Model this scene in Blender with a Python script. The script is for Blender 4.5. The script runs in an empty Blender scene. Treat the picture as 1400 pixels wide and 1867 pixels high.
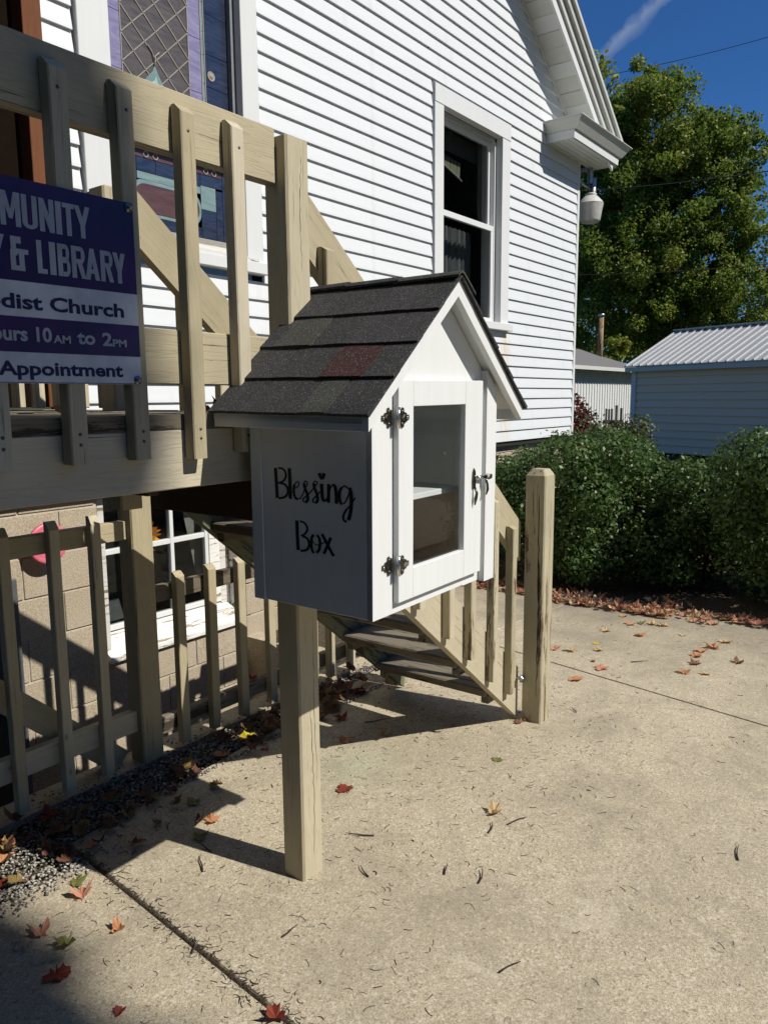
import bpy, bmesh, math, random
import numpy as np
from mathutils import Vector, Matrix, Euler
random.seed(7); rng = np.random.default_rng(11)
SC = bpy.context.scene
COL = SC.collection
R = math.radians

# ------------------------------------------------------------------ camera
CAM = Vector((0, 0, 1.5)); FPX = 1400.0
yaw, pitch, roll = R(-53.0), R(8.5), R(-0.45)
cy, sy, cp, sp, cr, sr = math.cos(yaw), math.sin(yaw), math.cos(pitch), math.sin(pitch), math.cos(roll), math.sin(roll)
FW = Vector((-sy * cp, cy * cp, -sp)); r0 = Vector((cy, sy, 0)); u0 = r0.cross(FW)
RT = r0 * cr + u0 * sr; UP = -r0 * sr + u0 * cr
cam = bpy.data.cameras.new('camera'); co = bpy.data.objects.new('camera', cam); COL.objects.link(co)
co.matrix_world = Matrix(((RT.x, UP.x, -FW.x, 0), (RT.y, UP.y, -FW.y, 0), (RT.z, UP.z, -FW.z, 1.5), (0, 0, 0, 1)))
cam.sensor_fit = 'VERTICAL'; cam.sensor_height = 36; cam.lens = 36 * FPX / 1867; cam.clip_start = 0.05; cam.clip_end = 2000
SC.camera = co

def at(x, y, ax, v):
    """point of the place seen at a photo pixel on the plane axis ax = v"""
    d = FW * FPX + RT * (x - 700) - UP * (y - 933.5)
    return CAM + d * ((v - CAM[ax]) / d[ax])
def heading(x, y=715):
    d = FW * FPX + RT * (x - 700) - UP * (y - 933.5)
    h = math.hypot(d.x, d.y); return Vector((d.x / h, d.y / h, d.z / h))

# ------------------------------------------------------------------ world, sun, exposure
SUN_EL = 44.8; SUN_TO = Vector((0.195, -0.98, 0)).normalized()
w = bpy.data.worlds.new('World'); SC.world = w; w.use_nodes = True
nt = w.node_tree; nt.nodes.clear()
wo = nt.nodes.new('ShaderNodeOutputWorld'); bg = nt.nodes.new('ShaderNodeBackground')
sky = nt.nodes.new('ShaderNodeTexSky'); sky.sky_type = 'NISHITA'; sky.sun_disc = False
sky.sun_elevation = R(SUN_EL); sky.sun_rotation = math.atan2(SUN_TO.x, SUN_TO.y)
sky.altitude = 1500; sky.air_density = 1.0; sky.dust_density = 0.1; sky.ozone_density = 4.0
bg.inputs[1].default_value = 0.066
# contrail: a thin ragged streak high in the sky
tc = nt.nodes.new('ShaderNodeTexCoord')
def wn(t, **k):
    n = nt.nodes.new(t)
    for a, b in k.items(): setattr(n, a, b)
    return n
ca = heading(1082, 118); cb = heading(1210, -8)
da = Vector(ca).normalized(); db = Vector(cb).normalized()
nrm = da.cross(db).normalized(); tng = (db - da).normalized()
nz = wn('ShaderNodeTexNoise'); nz.inputs['Scale'].default_value = 60; nz.inputs['Detail'].default_value = 6
nt.links.new(tc.outputs['Generated'], nz.inputs['Vector'])
dn = wn('ShaderNodeVectorMath', operation='DOT_PRODUCT'); dn.inputs[1].default_value = nrm
nt.links.new(tc.outputs['Generated'], dn.inputs[0])
dt = wn('ShaderNodeVectorMath', operation='DOT_PRODUCT'); dt.inputs[1].default_value = tng
nt.links.new(tc.outputs['Generated'], dt.inputs[0])
def wm(op, a, b=None, c=None):
    n = wn('ShaderNodeMath', operation=op)
    for i, v in enumerate((a, b, c)):
        if v is None: continue
        if isinstance(v, (int, float)): n.inputs[i].default_value = v
        else: nt.links.new(v, n.inputs[i])
    return n.outputs[0]
off = wm('MULTIPLY', wm('SUBTRACT', nz.outputs['Fac'], 0.5), 0.016)
dist = wm('ABSOLUTE', wm('ADD', dn.outputs['Value'], off))
band = wm('MAXIMUM', wm('SUBTRACT', 1.0, wm('DIVIDE', dist, 0.010)), 0.0)
band = wm('MULTIPLY', wm('POWER', band, 0.8), wm('MULTIPLY_ADD', nz.outputs['Fac'], 1.0, 0.05))
t0 = da.dot(tng)
along = wm('MULTIPLY', wm('SUBTRACT', dt.outputs['Value'], t0 - 0.06), 12.0)
along.node.use_clamp = True
fac = wm('MULTIPLY', wm('MULTIPLY', band, along), 0.5); fac.node.use_clamp = True
mx = wn('ShaderNodeMixRGB'); mx.inputs[2].default_value = (6.5, 7.2, 8.4, 1)
hs = wn('ShaderNodeHueSaturation'); hs.inputs['Saturation'].default_value = 1.12; hs.inputs['Value'].default_value = 1.0
ti = wn('ShaderNodeMixRGB', blend_type='MULTIPLY'); ti.inputs[0].default_value = 1; ti.inputs[2].default_value = (.58, .92, 1.24, 1)
nt.links.new(sky.outputs[0], hs.inputs['Color'])
nt.links.new(fac, mx.inputs[0]); nt.links.new(hs.outputs[0], ti.inputs[1]); nt.links.new(ti.outputs[0], mx.inputs[1])
nt.links.new(mx.outputs[0], bg.inputs[0]); nt.links.new(bg.outputs[0], wo.inputs[0])

sl = bpy.data.lights.new('sun', 'SUN'); so = bpy.data.objects.new('sun', sl); COL.objects.link(so)
sl.energy = 4.6; sl.angle = R(0.53); sl.color = (1.0, 0.95, 0.865)
sd = Vector((SUN_TO.x * math.cos(R(SUN_EL)), SUN_TO.y * math.cos(R(SUN_EL)), math.sin(R(SUN_EL))))
so.rotation_euler = sd.to_track_quat('Z', 'Y').to_euler(); so.location = (3, -4, 8)
SC.view_settings.view_transform = 'Standard'; SC.view_settings.look = 'None'
SC.view_settings.exposure = 0.2; SC.view_settings.gamma = 1; SC.view_settings.use_curve_mapping = False

# ------------------------------------------------------------------ materials
class NM:
    def __init__(s, name):
        s.m = bpy.data.materials.new(name); s.m.use_nodes = True; s.t = s.m.node_tree
        s.b = s.t.nodes['Principled BSDF']; s.out = s.t.nodes['Material Output']
    def n(s, t, **k):
        x = s.t.nodes.new(t)
        for a, b in k.items(): setattr(x, a, b)
        return x
    def l(s, a, b): s.t.links.new(a, b)
    def math(s, op, a, b=None, c=None, clamp=False):
        n = s.n('ShaderNodeMath', operation=op); n.use_clamp = clamp
        for i, v in enumerate((a, b, c)):
            if v is None: continue
            if isinstance(v, (int, float)): n.inputs[i].default_value = v
            else: s.l(v, n.inputs[i])
        return n.outputs[0]
    def mix(s, f, a, b):
        n = s.n('ShaderNodeMixRGB')
        for i, v in enumerate((f, a, b)):
            if isinstance(v, (int, float)): n.inputs[i].default_value = v
            elif isinstance(v, tuple): n.inputs[i].default_value = (*v, 1)
            else: s.l(v, n.inputs[i])
        return n.outputs[0]
    def coord(s, scale=(1, 1, 1), rnd=True):
        tc = s.n('ShaderNodeTexCoord'); mp = s.n('ShaderNodeMapping'); mp.inputs['Scale'].default_value = scale
        v = tc.outputs['Object']
        if rnd:
            oi = s.n('ShaderNodeObjectInfo'); a = s.n('ShaderNodeVectorMath', operation='ADD')
            sc = s.n('ShaderNodeVectorMath', operation='SCALE'); cmb = s.n('ShaderNodeCombineXYZ')
            for i in range(3): s.l(oi.outputs['Random'], cmb.inputs[i])
            s.l(cmb.outputs[0], sc.inputs[0]); sc.inputs['Scale'].default_value = 37.0
            s.l(v, a.inputs[0]); s.l(sc.outputs[0], a.inputs[1]); v = a.outputs[0]
        s.l(v, mp.inputs['Vector']); return mp.outputs[0]
    def noise(s, vec, scale=1, detail=4, rough=.55, dist=0):
        n = s.n('ShaderNodeTexNoise'); n.inputs['Scale'].default_value = scale; n.inputs['Detail'].default_value = detail
        n.inputs['Roughness'].default_value = rough; n.inputs['Distortion'].default_value = dist
        s.l(vec, n.inputs['Vector']); return n.outputs['Fac']
    def ramp(s, f, lo, hi):
        n = s.n('ShaderNodeMapRange'); n.inputs[1].default_value = lo; n.inputs[2].default_value = hi
        s.l(f, n.inputs[0]); return n.outputs[0]
    def bump(s, h, strength=.3, dist=.002):
        n = s.n('ShaderNodeBump'); n.inputs['Strength'].default_value = strength; n.inputs['Distance'].default_value = dist
        s.l(h, n.inputs['Height']); s.l(n.outputs[0], s.b.inputs['Normal'])
    def set(s, color=None, rough=None, metal=None, spec=None, trans=None):
        b = s.b
        if color is not None:
            if isinstance(color, tuple): b.inputs['Base Color'].default_value = (*color, 1)
            else: s.l(color, b.inputs['Base Color'])
        if rough is not None: b.inputs['Roughness'].default_value = rough
        if metal is not None: b.inputs['Metallic'].default_value = metal
        if spec is not None: b.inputs['Specular IOR Level'].default_value = spec
        return s

def stretch(axis, a=60, b=2.5):
    return tuple(b if i == axis else a for i in range(3))
def wood(name, base, dark, axis, wear=.0, crack=.0, dirt=.35):
    M = NM(name)
    g = M.noise(M.coord(stretch(axis, 75, 2.2)), 1, 6, .65, .4)          # fine grain
    f = M.noise(M.coord(stretch(axis, 16, 1.1)), 1, 3, .5, 1.6)          # figure
    rings = M.math('FRACT', M.math('MULTIPLY', f, 9.0))
    rings = M.ramp(M.math('ABSOLUTE', M.math('SUBTRACT', rings, .5)), .38, .5)
    big = M.noise(M.coord((5, 5, 5)), 1, 4, .6)
    c = M.mix(M.math('MULTIPLY', M.ramp(g, .35, .75), .35), base, tuple(x * .72 for x in base))
    c = M.mix(M.math('MULTIPLY', rings, .22), c, tuple(x * .5 for x in base))
    c = M.mix(M.math('MULTIPLY', M.ramp(big, .45, .75), dirt), c, tuple(x * .62 for x in base))
    k = M.noise(M.coord(stretch(axis, 90, 1.6)), 1, 5, .7, .2)
    cr_ = M.ramp(k, .66 - crack, .70 - crack)
    c = M.mix(M.math('MULTIPLY', cr_, .75), c, dark)
    if wear > 0:
        pk = M.noise(M.coord(stretch(axis, 22, 2.4)), 1, 7, .75, .5)
        pm = M.ramp(pk, .60 - wear, .63 - wear)
        wd = M.mix(g, tuple(x * 1.5 for x in dark), tuple(x * .6 for x in dark))
        c = M.mix(pm, c, wd)
    if not name.startswith('bark'):
        kv = M.n('ShaderNodeTexVoronoi'); kv.inputs['Scale'].default_value = 1; M.l(M.coord(stretch(axis, 11, 5.5)), kv.inputs['Vector'])
        kd = kv.outputs['Distance']; ks = M.n('ShaderNodeSeparateColor'); M.l(kv.outputs['Color'], ks.inputs[0]); on_ = M.ramp(ks.outputs[0], .80, .81)
        kk_ = M.math('MULTIPLY', M.ramp(kd, .11, .05), on_); kr = M.math('MULTIPLY', M.ramp(M.math('ABSOLUTE', M.math('SUBTRACT', M.math('FRACT', M.math('MULTIPLY', kd, 14)), .5)), .3, .48), M.math('MULTIPLY', M.ramp(kd, .26, .12), on_))
        c = M.mix(M.math('MULTIPLY', kk_, .5), c, tuple(x * .9 for x in dark)); c = M.mix(M.math('MULTIPLY', kr, .35), c, tuple(x * .45 for x in base))
        oi2 = M.n('ShaderNodeObjectInfo'); hv = M.n('ShaderNodeHueSaturation'); M.l(c, hv.inputs['Color']); M.l(M.math('MULTIPLY_ADD', oi2.outputs['Random'], .30, .80), hv.inputs['Value']); M.l(M.math('MULTIPLY_ADD', oi2.outputs['Random'], -.30, 1.22), hv.inputs['Saturation']); c = hv.outputs[0]
    M.set(c, .78, spec=.25)
    h = M.math('ADD', M.math('MULTIPLY', g, .6), M.math('MULTIPLY', M.math('SUBTRACT', 1, cr_), .7))
    h = M.math('ADD', h, M.math('MULTIPLY', rings, -.35))
    M.bump(h, .55, .0022); return M.m
BEI = (.50, .445, .32); BRN = (.085, .06, .038)
W = {}
for ax, nm in enumerate('xyz'):
    W[nm] = wood('painted_wood_' + nm, BEI, BRN, ax, .0, .035)
    W['worn_' + nm] = wood('worn_painted_wood_' + nm, (.45, .405, .285), (.13, .09, .055), ax, .035, .03, .5)
    W['old_' + nm] = wood('old_grey_wood_' + nm, (.19, .165, .125), (.05, .038, .026), ax, .05, .06, .6)
W['green_x'] = wood('mossy_wood', (.20, .21, .145), (.06, .05, .035), 0, .06, .05, .6)
W['brown_z'] = wood('stained_wood', (.16, .058, .022), (.03, .014, .008), 2, 0, .04)
W['header_y'] = wood('bare_header_wood', (.11, .075, .05), (.03, .02, .015), 1, 0, .03)
W['ply'] = wood('plywood', (.56, .43, .32), (.32, .23, .16), 0, 0, -.1, .2)

def paint(name, col, rough=.5, axis=2, amp=.10, stain=None):
    M = NM(name)
    g = M.noise(M.coord(stretch(axis, 60, 3)), 1, 5, .6)
    b = M.noise(M.coord((3, 3, 3)), 1, 3)
    c = M.mix(M.math('MULTIPLY', M.ramp(g, .35, .8), amp), col, tuple(x * .8 for x in col))
    c = M.mix(M.math('MULTIPLY', M.ramp(b, .5, .8), amp), c, tuple(x * .85 for x in col))
    M.set(c, rough, spec=.35); M.bump(g, .18, .001); return M.m
WHT = paint('white_paint', (.70, .715, .705), .5, 2, .32)
SATINW = paint('white_trim_paint', (.66, .675, .67), .5, 2, .2)
GUT = paint('weathered_white_metal', (.58, .59, .55), .4, 0, .45)
def siding():
    M = NM('white_vinyl_siding')
    v = M.coord((1, 1, 1), False)
    g = M.noise(M.coord((14, 14, 70)), 1, 5, .6)
    sp_ = M.n('ShaderNodeSeparateXYZ'); gp = M.n('ShaderNodeNewGeometry'); M.l(gp.outputs['Position'], sp_.inputs[0])
    blot = M.noise(M.coord((2, 2, 4)), 1, 4)
    c = M.mix(M.math('MULTIPLY', M.ramp(blot, .5, .8), .18), (.66, .685, .70), (.56, .575, .575))
    # rust run below the window corner and at the foundation
    nz_ = M.noise(M.coord((30, 30, 1.2), False), 1, 4)
    def streak(x0, wd, z0, z1, amt):
        a = M.math('SUBTRACT', 1, M.math('DIVIDE', M.math('ABSOLUTE', M.math('SUBTRACT', sp_.outputs[0], x0)), wd), clamp=True)
        b = M.ramp(sp_.outputs[2], z1, z1 - .1); b2 = M.ramp(sp_.outputs[2], z0, z0 + .2)
        return M.math('MULTIPLY', M.math('MULTIPLY', a, M.math('MULTIPLY', b, b2)), M.math('MULTIPLY', M.ramp(nz_, .3, .7), amt))
    c = M.mix(streak(6.53, .13, 1.0, 2.18, .75), c, (.62, .42, .18))
    c = M.mix(streak(3.62, .22, 1.0, 2.3, .6), c, (.62, .44, .22))
    wv_ = M.noise(M.coord((2.2, 2.2, 9)), 1, 3); gm = M.noise(M.coord((9, 9, 1.6), False), 1, 5); c = M.mix(M.math('MULTIPLY', M.ramp(gm, .58, .75), .22), c, (.45, .44, .40)); M.set(c, .42, spec=.4); M.bump(M.math('ADD', M.math('MULTIPLY', g, .12), M.math('MULTIPLY', wv_, 1.5)), .5, .004); return M.m
SID = siding()
def flat(name, col, rough=.6, metal=0, spec=.4):
    M = NM(name); n_ = M.noise(M.coord((25, 25, 25)), 1, 4)
    M.set(M.mix(M.ramp(n_, .3, .8), col, tuple(x * .75 for x in col)), rough, metal, spec); return M.m
DARK = flat('dark_gap', (.02, .02, .018), .9)
BLK = flat('black_stencil_paint', (.008, .008, .008), .6)
PEW = flat('antique_metal', (.16, .15, .12), .32, 1)
CHR = flat('bright_metal', (.75, .74, .70), .15, 1)
GALV = flat('galvanised_metal', (.42, .44, .46), .35, .9)
SCREW = flat('screw_metal', (.12, .11, .10), .5, .8)
def concrete():
    M = NM('concrete'); gp = M.n('ShaderNodeNewGeometry'); v = gp.outputs['Position']
    a = M.noise(v, 1.3, 5, .6); b = M.noise(v, 170, 4, .8); c_ = M.noise(v, 7, 6, .65); e = M.noise(v, 75, 3, .6)
    vo = M.n('ShaderNodeTexVoronoi'); vo.inputs['Scale'].default_value = 400; M.l(v, vo.inputs['Vector']); sc_ = M.n('ShaderNodeSeparateColor'); M.l(vo.outputs['Color'], sc_.inputs[0])
    vo2 = M.n('ShaderNodeTexVoronoi'); vo2.inputs['Scale'].default_value = 150; M.l(v, vo2.inputs['Vector']); sc2 = M.n('ShaderNodeSeparateColor'); M.l(vo2.outputs['Color'], sc2.inputs[0])
    c = M.mix(sc_.outputs[0], (.275, .23, .155), (.60, .525, .385)); c = M.mix(M.math('MULTIPLY', M.ramp(sc2.outputs[0], .88, .9), .45), c, (.70, .66, .56)); c = M.mix(M.math('MULTIPLY', M.ramp(sc2.outputs[1], .93, .95), .5), c, (.14, .12, .09))
    c = M.mix(M.math('MULTIPLY', M.ramp(a, .42, .68), .45), c, (.26, .225, .165))
    c = M.mix(M.math('MULTIPLY', M.ramp(c_, .50, .72), .35), c, (.22, .195, .15))
    w2 = M.noise(v, 2.6, 7, .7, 1.2); c = M.mix(M.math('MULTIPLY', M.ramp(w2, .54, .60), .22), c, (.20, .175, .13)); c = M.mix(M.math('MULTIPLY', M.ramp(w2, .40, .34), .22), c, (.62, .57, .46))
    sp_ = M.n('ShaderNodeSeparateXYZ'); M.l(v, sp_.inputs[0])      # grime where leaves lie by the hedge
    gr = M.math('MULTIPLY', M.ramp(M.math('ADD', sp_.outputs[0], M.math('MULTIPLY', a, 1.6)), 5.0, 6.2), .55)
    c = M.mix(gr, c, (.15, .135, .11))
    gs_ = at(650, 1395, 2, 0); vd = M.n('ShaderNodeVectorMath', operation='DISTANCE'); M.l(v, vd.inputs[0]); vd.inputs[1].default_value = gs_
    c = M.mix(M.math('MULTIPLY', M.ramp(M.math('ADD', vd.outputs['Value'], M.math('MULTIPLY', a, .35)), .45, .12), .30), c, (.30, .40, .28))
    M.set(c, .9, spec=.2)
    h = M.math('ADD', M.math('MULTIPLY', b, .5), M.math('MULTIPLY', sc_.outputs[0], .3)); M.bump(h, .35, .002); return M.m
CON = concrete()
def block():
    M = NM('concrete_block'); v = M.coord((1, 1, 1)); b = M.noise(v, 150, 3, .7); a = M.noise(v, 5, 4)
    c = M.mix(M.ramp(b, .35, .65), (.27, .22, .155), (.50, .43, .32)); c = M.mix(M.math('MULTIPLY', M.ramp(a, .4, .8), .3), c, (.55, .5, .42))
    M.set(c, .9, spec=.15); M.bump(b, .7, .003); return M.m
BLO = block(); MOR = flat('mortar', (.50, .45, .38), .9)
def soil():
    M = NM('soil_and_grass'); gp = M.n('ShaderNodeNewGeometry'); v = gp.outputs['Position']
    a = M.noise(v, 40, 6, .7); b = M.noise(v, .5, 3); sp_ = M.n('ShaderNodeSeparateXYZ'); M.l(v, sp_.inputs[0])
    d = M.mix(M.ramp(a, .35, .65), (.045, .035, .024), (.14, .115, .08)); g = M.mix(M.ramp(a, .3, .7), (.03, .04, .012), (.065, .075, .025))
    M.set(M.mix(M.ramp(M.math('ADD', sp_.outputs[0], b), 8, 10), d, g), .95, spec=.1); M.bump(a, .8, .02); return M.m
SOIL = soil()
def shingle(name, col, col2):
    M = NM(name); v = M.coord((1, 1, 1)); b = M.noise(v, 260, 4, .9); a = M.noise(v, 18, 3); s2 = M.noise(v, 330, 2, .5)
    c = M.mix(M.ramp(b, .38, .62), tuple(x * .35 for x in col), tuple(min(1, x * 1.7) for x in col))
    c = M.mix(M.math('MULTIPLY', M.ramp(a, .4, .7), .7), c, M.mix(M.ramp(b, .4, .6), tuple(x * .4 for x in col2), tuple(x * 1.6 for x in col2)))
    c = M.mix(M.math('MULTIPLY', M.ramp(s2, .60, .68), .7), c, (.30, .30, .295))
    M.set(c, .85, spec=.3); M.bump(b, .9, .003); return M.m
SH = {'d': shingle('charcoal_shingle', (.030, .030, .031), (.040, .040, .040)), 'g': shingle('grey_green_shingle', (.046, .048, .041), (.055, .058, .048)),
      'r': shingle('maroon_shingle', (.042, .014, .013), (.040, .016, .015)), 'b': shingle('brown_shingle', (.040, .038, .040), (.030, .030, .032))}
def glass(name, tint=(.8, .85, .85), gloss=.12, rough=.0):
    M = NM(name); M.t.nodes.remove(M.b)
    tr = M.n('ShaderNodeBsdfTransparent'); tr.inputs[0].default_value = (*tint, 1); gl = M.n('ShaderNodeBsdfGlossy'); gl.inputs['Roughness'].default_value = rough
    lw = M.n('ShaderNodeLayerWeight'); lw.inputs[0].default_value = .5
    fz = M.math('MULTIPLY_ADD', M.math('POWER', lw.outputs['Facing'], 5), .65, gloss, clamp=True)
    mxs = M.n('ShaderNodeMixShader'); M.l(fz, mxs.inputs[0])
    M.l(tr.outputs[0], mxs.inputs[1]); M.l(gl.outputs[0], mxs.inputs[2]); M.l(mxs.outputs[0], M.out.inputs[0]); return M.m
GLS = glass('window_glass', (.8, .82, .82), .025); PLX = glass('clear_pane', (.96, .97, .97), .03)
def stain_glass(name, col, col2, rough=.12):
    M = NM(name); v = M.coord((3, 3, 14)); a = M.noise(v, 2, 5, .6, 1.5)
    M.set(M.mix(M.ramp(a, .3, .7), col, col2), rough, spec=.7); M.bump(M.noise(M.coord((1, 1, 1)), 120, 2), .15, .001); return M.m
SG = {'purple': stain_glass('mottled_purple_glass', (.17, .15, .27), (.30, .28, .42)), 'teal': stain_glass('teal_glass', (.14, .22, .22), (.24, .32, .31)),
      'brown': stain_glass('dark_textured_glass', (.055, .048, .045), (.12, .105, .095), .3), 'navy': stain_glass('dark_blue_glass', (.015, .022, .045), (.04, .05, .085), .08),
      'green': stain_glass('pale_green_glass', (.25, .42, .33), (.42, .58, .50)), 'maroon': stain_glass('dark_red_glass', (.07, .035, .035), (.12, .065, .06), .25)}
LEAD = flat('lead_came', (.34, .31, .27), .7, 0, .2)
def leafmat(name, c1, c2, c3=None, trans=.35, rough=.45, spec=.4):
    M = NM(name); ge = M.n('ShaderNodeNewGeometry'); rr = ge.outputs['Random Per Island']
    c = M.mix(rr, c1, c2)
    if c3: c = M.mix(M.ramp(M.math('FRACT', M.math('MULTIPLY', rr, 7.3)), .72, .85), c, c3)
    M.set(c, rough, spec=spec)
    tl = M.n('ShaderNodeBsdfTranslucent'); ms = M.n('ShaderNodeMixShader'); ms.inputs[0].default_value = trans
    tcx = M.mix(.5, c, c1); M.l(tcx, tl.inputs[0]); M.l(M.b.outputs[0], ms.inputs[1]); M.l(tl.outputs[0], ms.inputs[2]); M.l(ms.outputs[0], M.out.inputs[0]); return M.m
HEDGE = leafmat('hedge_leaf', (.038, .078, .02), (.085, .15, .034), (.115, .18, .042), .28, .42, .35)
MAPLE = leafmat('maple_leaf', (.11, .18, .025), (.20, .285, .042), (.28, .28, .05), .55, .5)
MAPLE2 = leafmat('yellowing_maple_leaf', (.17, .24, .03), (.28, .32, .05), (.34, .29, .05), .4, .5)
BURN = leafmat('reddening_leaf', (.09, .02, .015), (.16, .04, .025), (.05, .07, .02), .3, .5)
DARKT = leafmat('dark_tree_leaf', (.02, .038, .01), (.05, .07, .018), None, .08, .6)
BARK = wood('bark', (.10, .08, .06), (.03, .022, .016), 2, 0, .08, .6)
LITTER = leafmat('dry_leaf_mix', (.38, .15, .10), (.52, .30, .19), (.58, .46, .27), .25, .7, .2)
DEBRIS = flat('twig_bark', (.045, .032, .024), .9)
GRAV = leafmat('white_chip_gravel', (.15, .13, .11), (.50, .48, .43), (.08, .07, .055), 0, .9, .2)

# ------------------------------------------------------------------ builders
def tag(o, label=None, cat=None, group=None, kind=None):
    if label: o['label'] = label
    if cat: o['category'] = cat
    if group: o['group'] = group
    if kind: o['kind'] = kind
    return o
def thing(name, loc, label=None, cat=None, group=None, kind=None, rot=(0, 0, 0)):
    o = bpy.data.objects.new(name, None); COL.objects.link(o); o.location = loc; o.rotation_euler = rot; o.empty_display_size = .1
    return tag(o, label, cat, group, kind)
def wloc(p):
    v = Vector((0, 0, 0))
    while p is not None: v += Vector(p.location); p = p.parent
    return v
def link(name, me, mat, parent=None, loc=(0, 0, 0), rot=(0, 0, 0), local=False):
    o = bpy.data.objects.new(name, me); COL.objects.link(o)
    if mat is not None and len(me.materials) == 0: me.materials.append(mat)
    if parent is not None:
        o.parent = parent
        o.location = Vector(loc) if local else Vector(loc) - wloc(parent)
    else: o.location = loc
    o.rotation_euler = rot; return o
_cache = {}
def boxmesh(d, mat, bev=.0025):
    k = (tuple(round(x, 4) for x in d), mat.name if mat else '', bev)
    if k in _cache: return _cache[k]
    bm = bmesh.new(); bmesh.ops.create_cube(bm, size=1); bmesh.ops.scale(bm, vec=d, verts=bm.verts)
    if bev and min(d) > bev * 2.5: bmesh.ops.bevel(bm, geom=bm.edges[:], offset=bev, segments=1, affect='EDGES')
    me = bpy.data.meshes.new('box'); bm.to_mesh(me); bm.free(); me.materials.append(mat); _cache[k] = me; return me
def box(name, parent, lo, hi, mat, bev=.0025, local=False, rot=(0, 0, 0)):
    lo, hi = Vector(lo), Vector(hi); d = hi - lo
    return link(name, boxmesh((d.x, d.y, d.z), mat, bev), mat, parent, (lo + hi) / 2, rot, local)
def poly(name, parent, verts, faces, mat, loc=(0, 0, 0), local=False, smooth=False, rot=(0, 0, 0)):
    me = bpy.data.meshes.new(name); me.from_pydata([tuple(v) for v in verts], [], faces); me.update()
    bm = bmesh.new(); bm.from_mesh(me); bmesh.ops.recalc_face_normals(bm, faces=bm.faces); bm.to_mesh(me); bm.free()
    if smooth: me.polygons.foreach_set('use_smooth', [True] * len(me.polygons))
    return link(name, me, mat, parent, loc, rot, local)
def prism(name, parent, pts, ax, a, b, mat, local=False):
    """polygon pts (2D in the other two axes, in x,y,z order) swept along axis ax from a to b; origin put at its middle"""
    def mk(p, t):
        l = list(p); l.insert(ax, t); return Vector(l)
    vs = [mk(p, a) for p in pts] + [mk(p, b) for p in pts]
    c = sum(vs, Vector()) / len(vs); n = len(pts)
    f = [tuple(range(n)), tuple(range(2 * n - 1, n - 1, -1))] + [(i, (i + 1) % n, n + (i + 1) % n, n + i) for i in range(n)]
    return poly(name, parent, [v - c for v in vs], f, mat, c, local)
def tube(name, parent, pts, rad, mat, seg=8, local=False, caps=True):
    pts = [Vector(p) for p in pts]; c = pts[0].copy(); rads = rad if isinstance(rad, (list, tuple)) else [rad] * len(pts)
    vs = []; fs = []
    prev = None
    for i, p in enumerate(pts):
        d = (pts[min(i + 1, len(pts) - 1)] - pts[max(i - 1, 0)]).normalized()
        a = prev if prev is not None else (Vector((0, 0, 1)) if abs(d.z) < .9 else Vector((1, 0, 0)))
        s = d.cross(a).normalized(); t = s.cross(d).normalized(); prev = t
        for k in range(seg):
            an = 2 * math.pi * k / seg; vs.append(p + (s * math.cos(an) + t * math.sin(an)) * rads[i] - c)
    for i in range(len(pts) - 1):
        for k in range(seg): fs.append((i * seg + k, i * seg + (k + 1) % seg, (i + 1) * seg + (k + 1) % seg, (i + 1) * seg + k))
    if caps: fs += [tuple(range(seg))[::-1], tuple(range((len(pts) - 1) * seg, len(pts) * seg))]
    return poly(name, parent, vs, fs, mat, c, local, True)
def lathe(name, parent, prof, mat, loc, seg=20, local=False, rot=(0, 0, 0)):
    vs = []; fs = []
    for r_, z in prof:
        for k in range(seg): an = 2 * math.pi * k / seg; vs.append((r_ * math.cos(an), r_ * math.sin(an), z))
    for i in range(len(prof) - 1):
        for k in range(seg): fs.append((i * seg + k, i * seg + (k + 1) % seg, (i + 1) * seg + (k + 1) % seg, (i + 1) * seg + k))
    return poly(name, parent, vs, fs, mat, loc, local, True, rot)
def npmesh(name, V, F, mat):
    """V (n,3), F (m,k)"""
    me = bpy.data.meshes.new(name); k = F.shape[1]
    me.vertices.add(len(V)); me.vertices.foreach_set('co', V.astype(np.float32).ravel())
    me.loops.add(F.size); me.loops.foreach_set('vertex_index', F.astype(np.int32).ravel())
    me.polygons.add(len(F)); me.polygons.foreach_set('loop_start', np.arange(0, F.size, k, dtype=np.int32))
    me.update(calc_edges=True); me.materials.append(mat); return me
def leaves(name, parent, P, size, mat, aspect=.55, up=.3, loc=None, jitter=.4, normals=None):
    """one rhombic leaf-sized face per point"""
    n = len(P); N = rng.normal(size=(n, 3)) + np.array([0, 0, up])
    if normals is not None: N = N * .55 + normals
    N /= np.linalg.norm(N, axis=1)[:, None]
    A = rng.normal(size=(n, 3)); A -= (A * N).sum(1)[:, None] * N; A /= np.linalg.norm(A, axis=1)[:, None]
    B = np.cross(N, A); s = (size * (1 + jitter * rng.uniform(-1, 1, n)))[:, None]
    V = np.stack([P - A * s * .5, P + B * s * aspect * .5 + A * s * .05 + N * s * .07, P + A * s * .5, P - B * s * aspect * .5 + A * s * .05 + N * s * .07], 1).reshape(-1, 3)
    c = np.array(loc if loc is not None else P.mean(0)); V = V - c
    o = link(name, npmesh(name, V, np.arange(4 * n).reshape(-1, 4), mat), mat, parent, tuple(c)); o['kind'] = 'stuff'; return o

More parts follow.
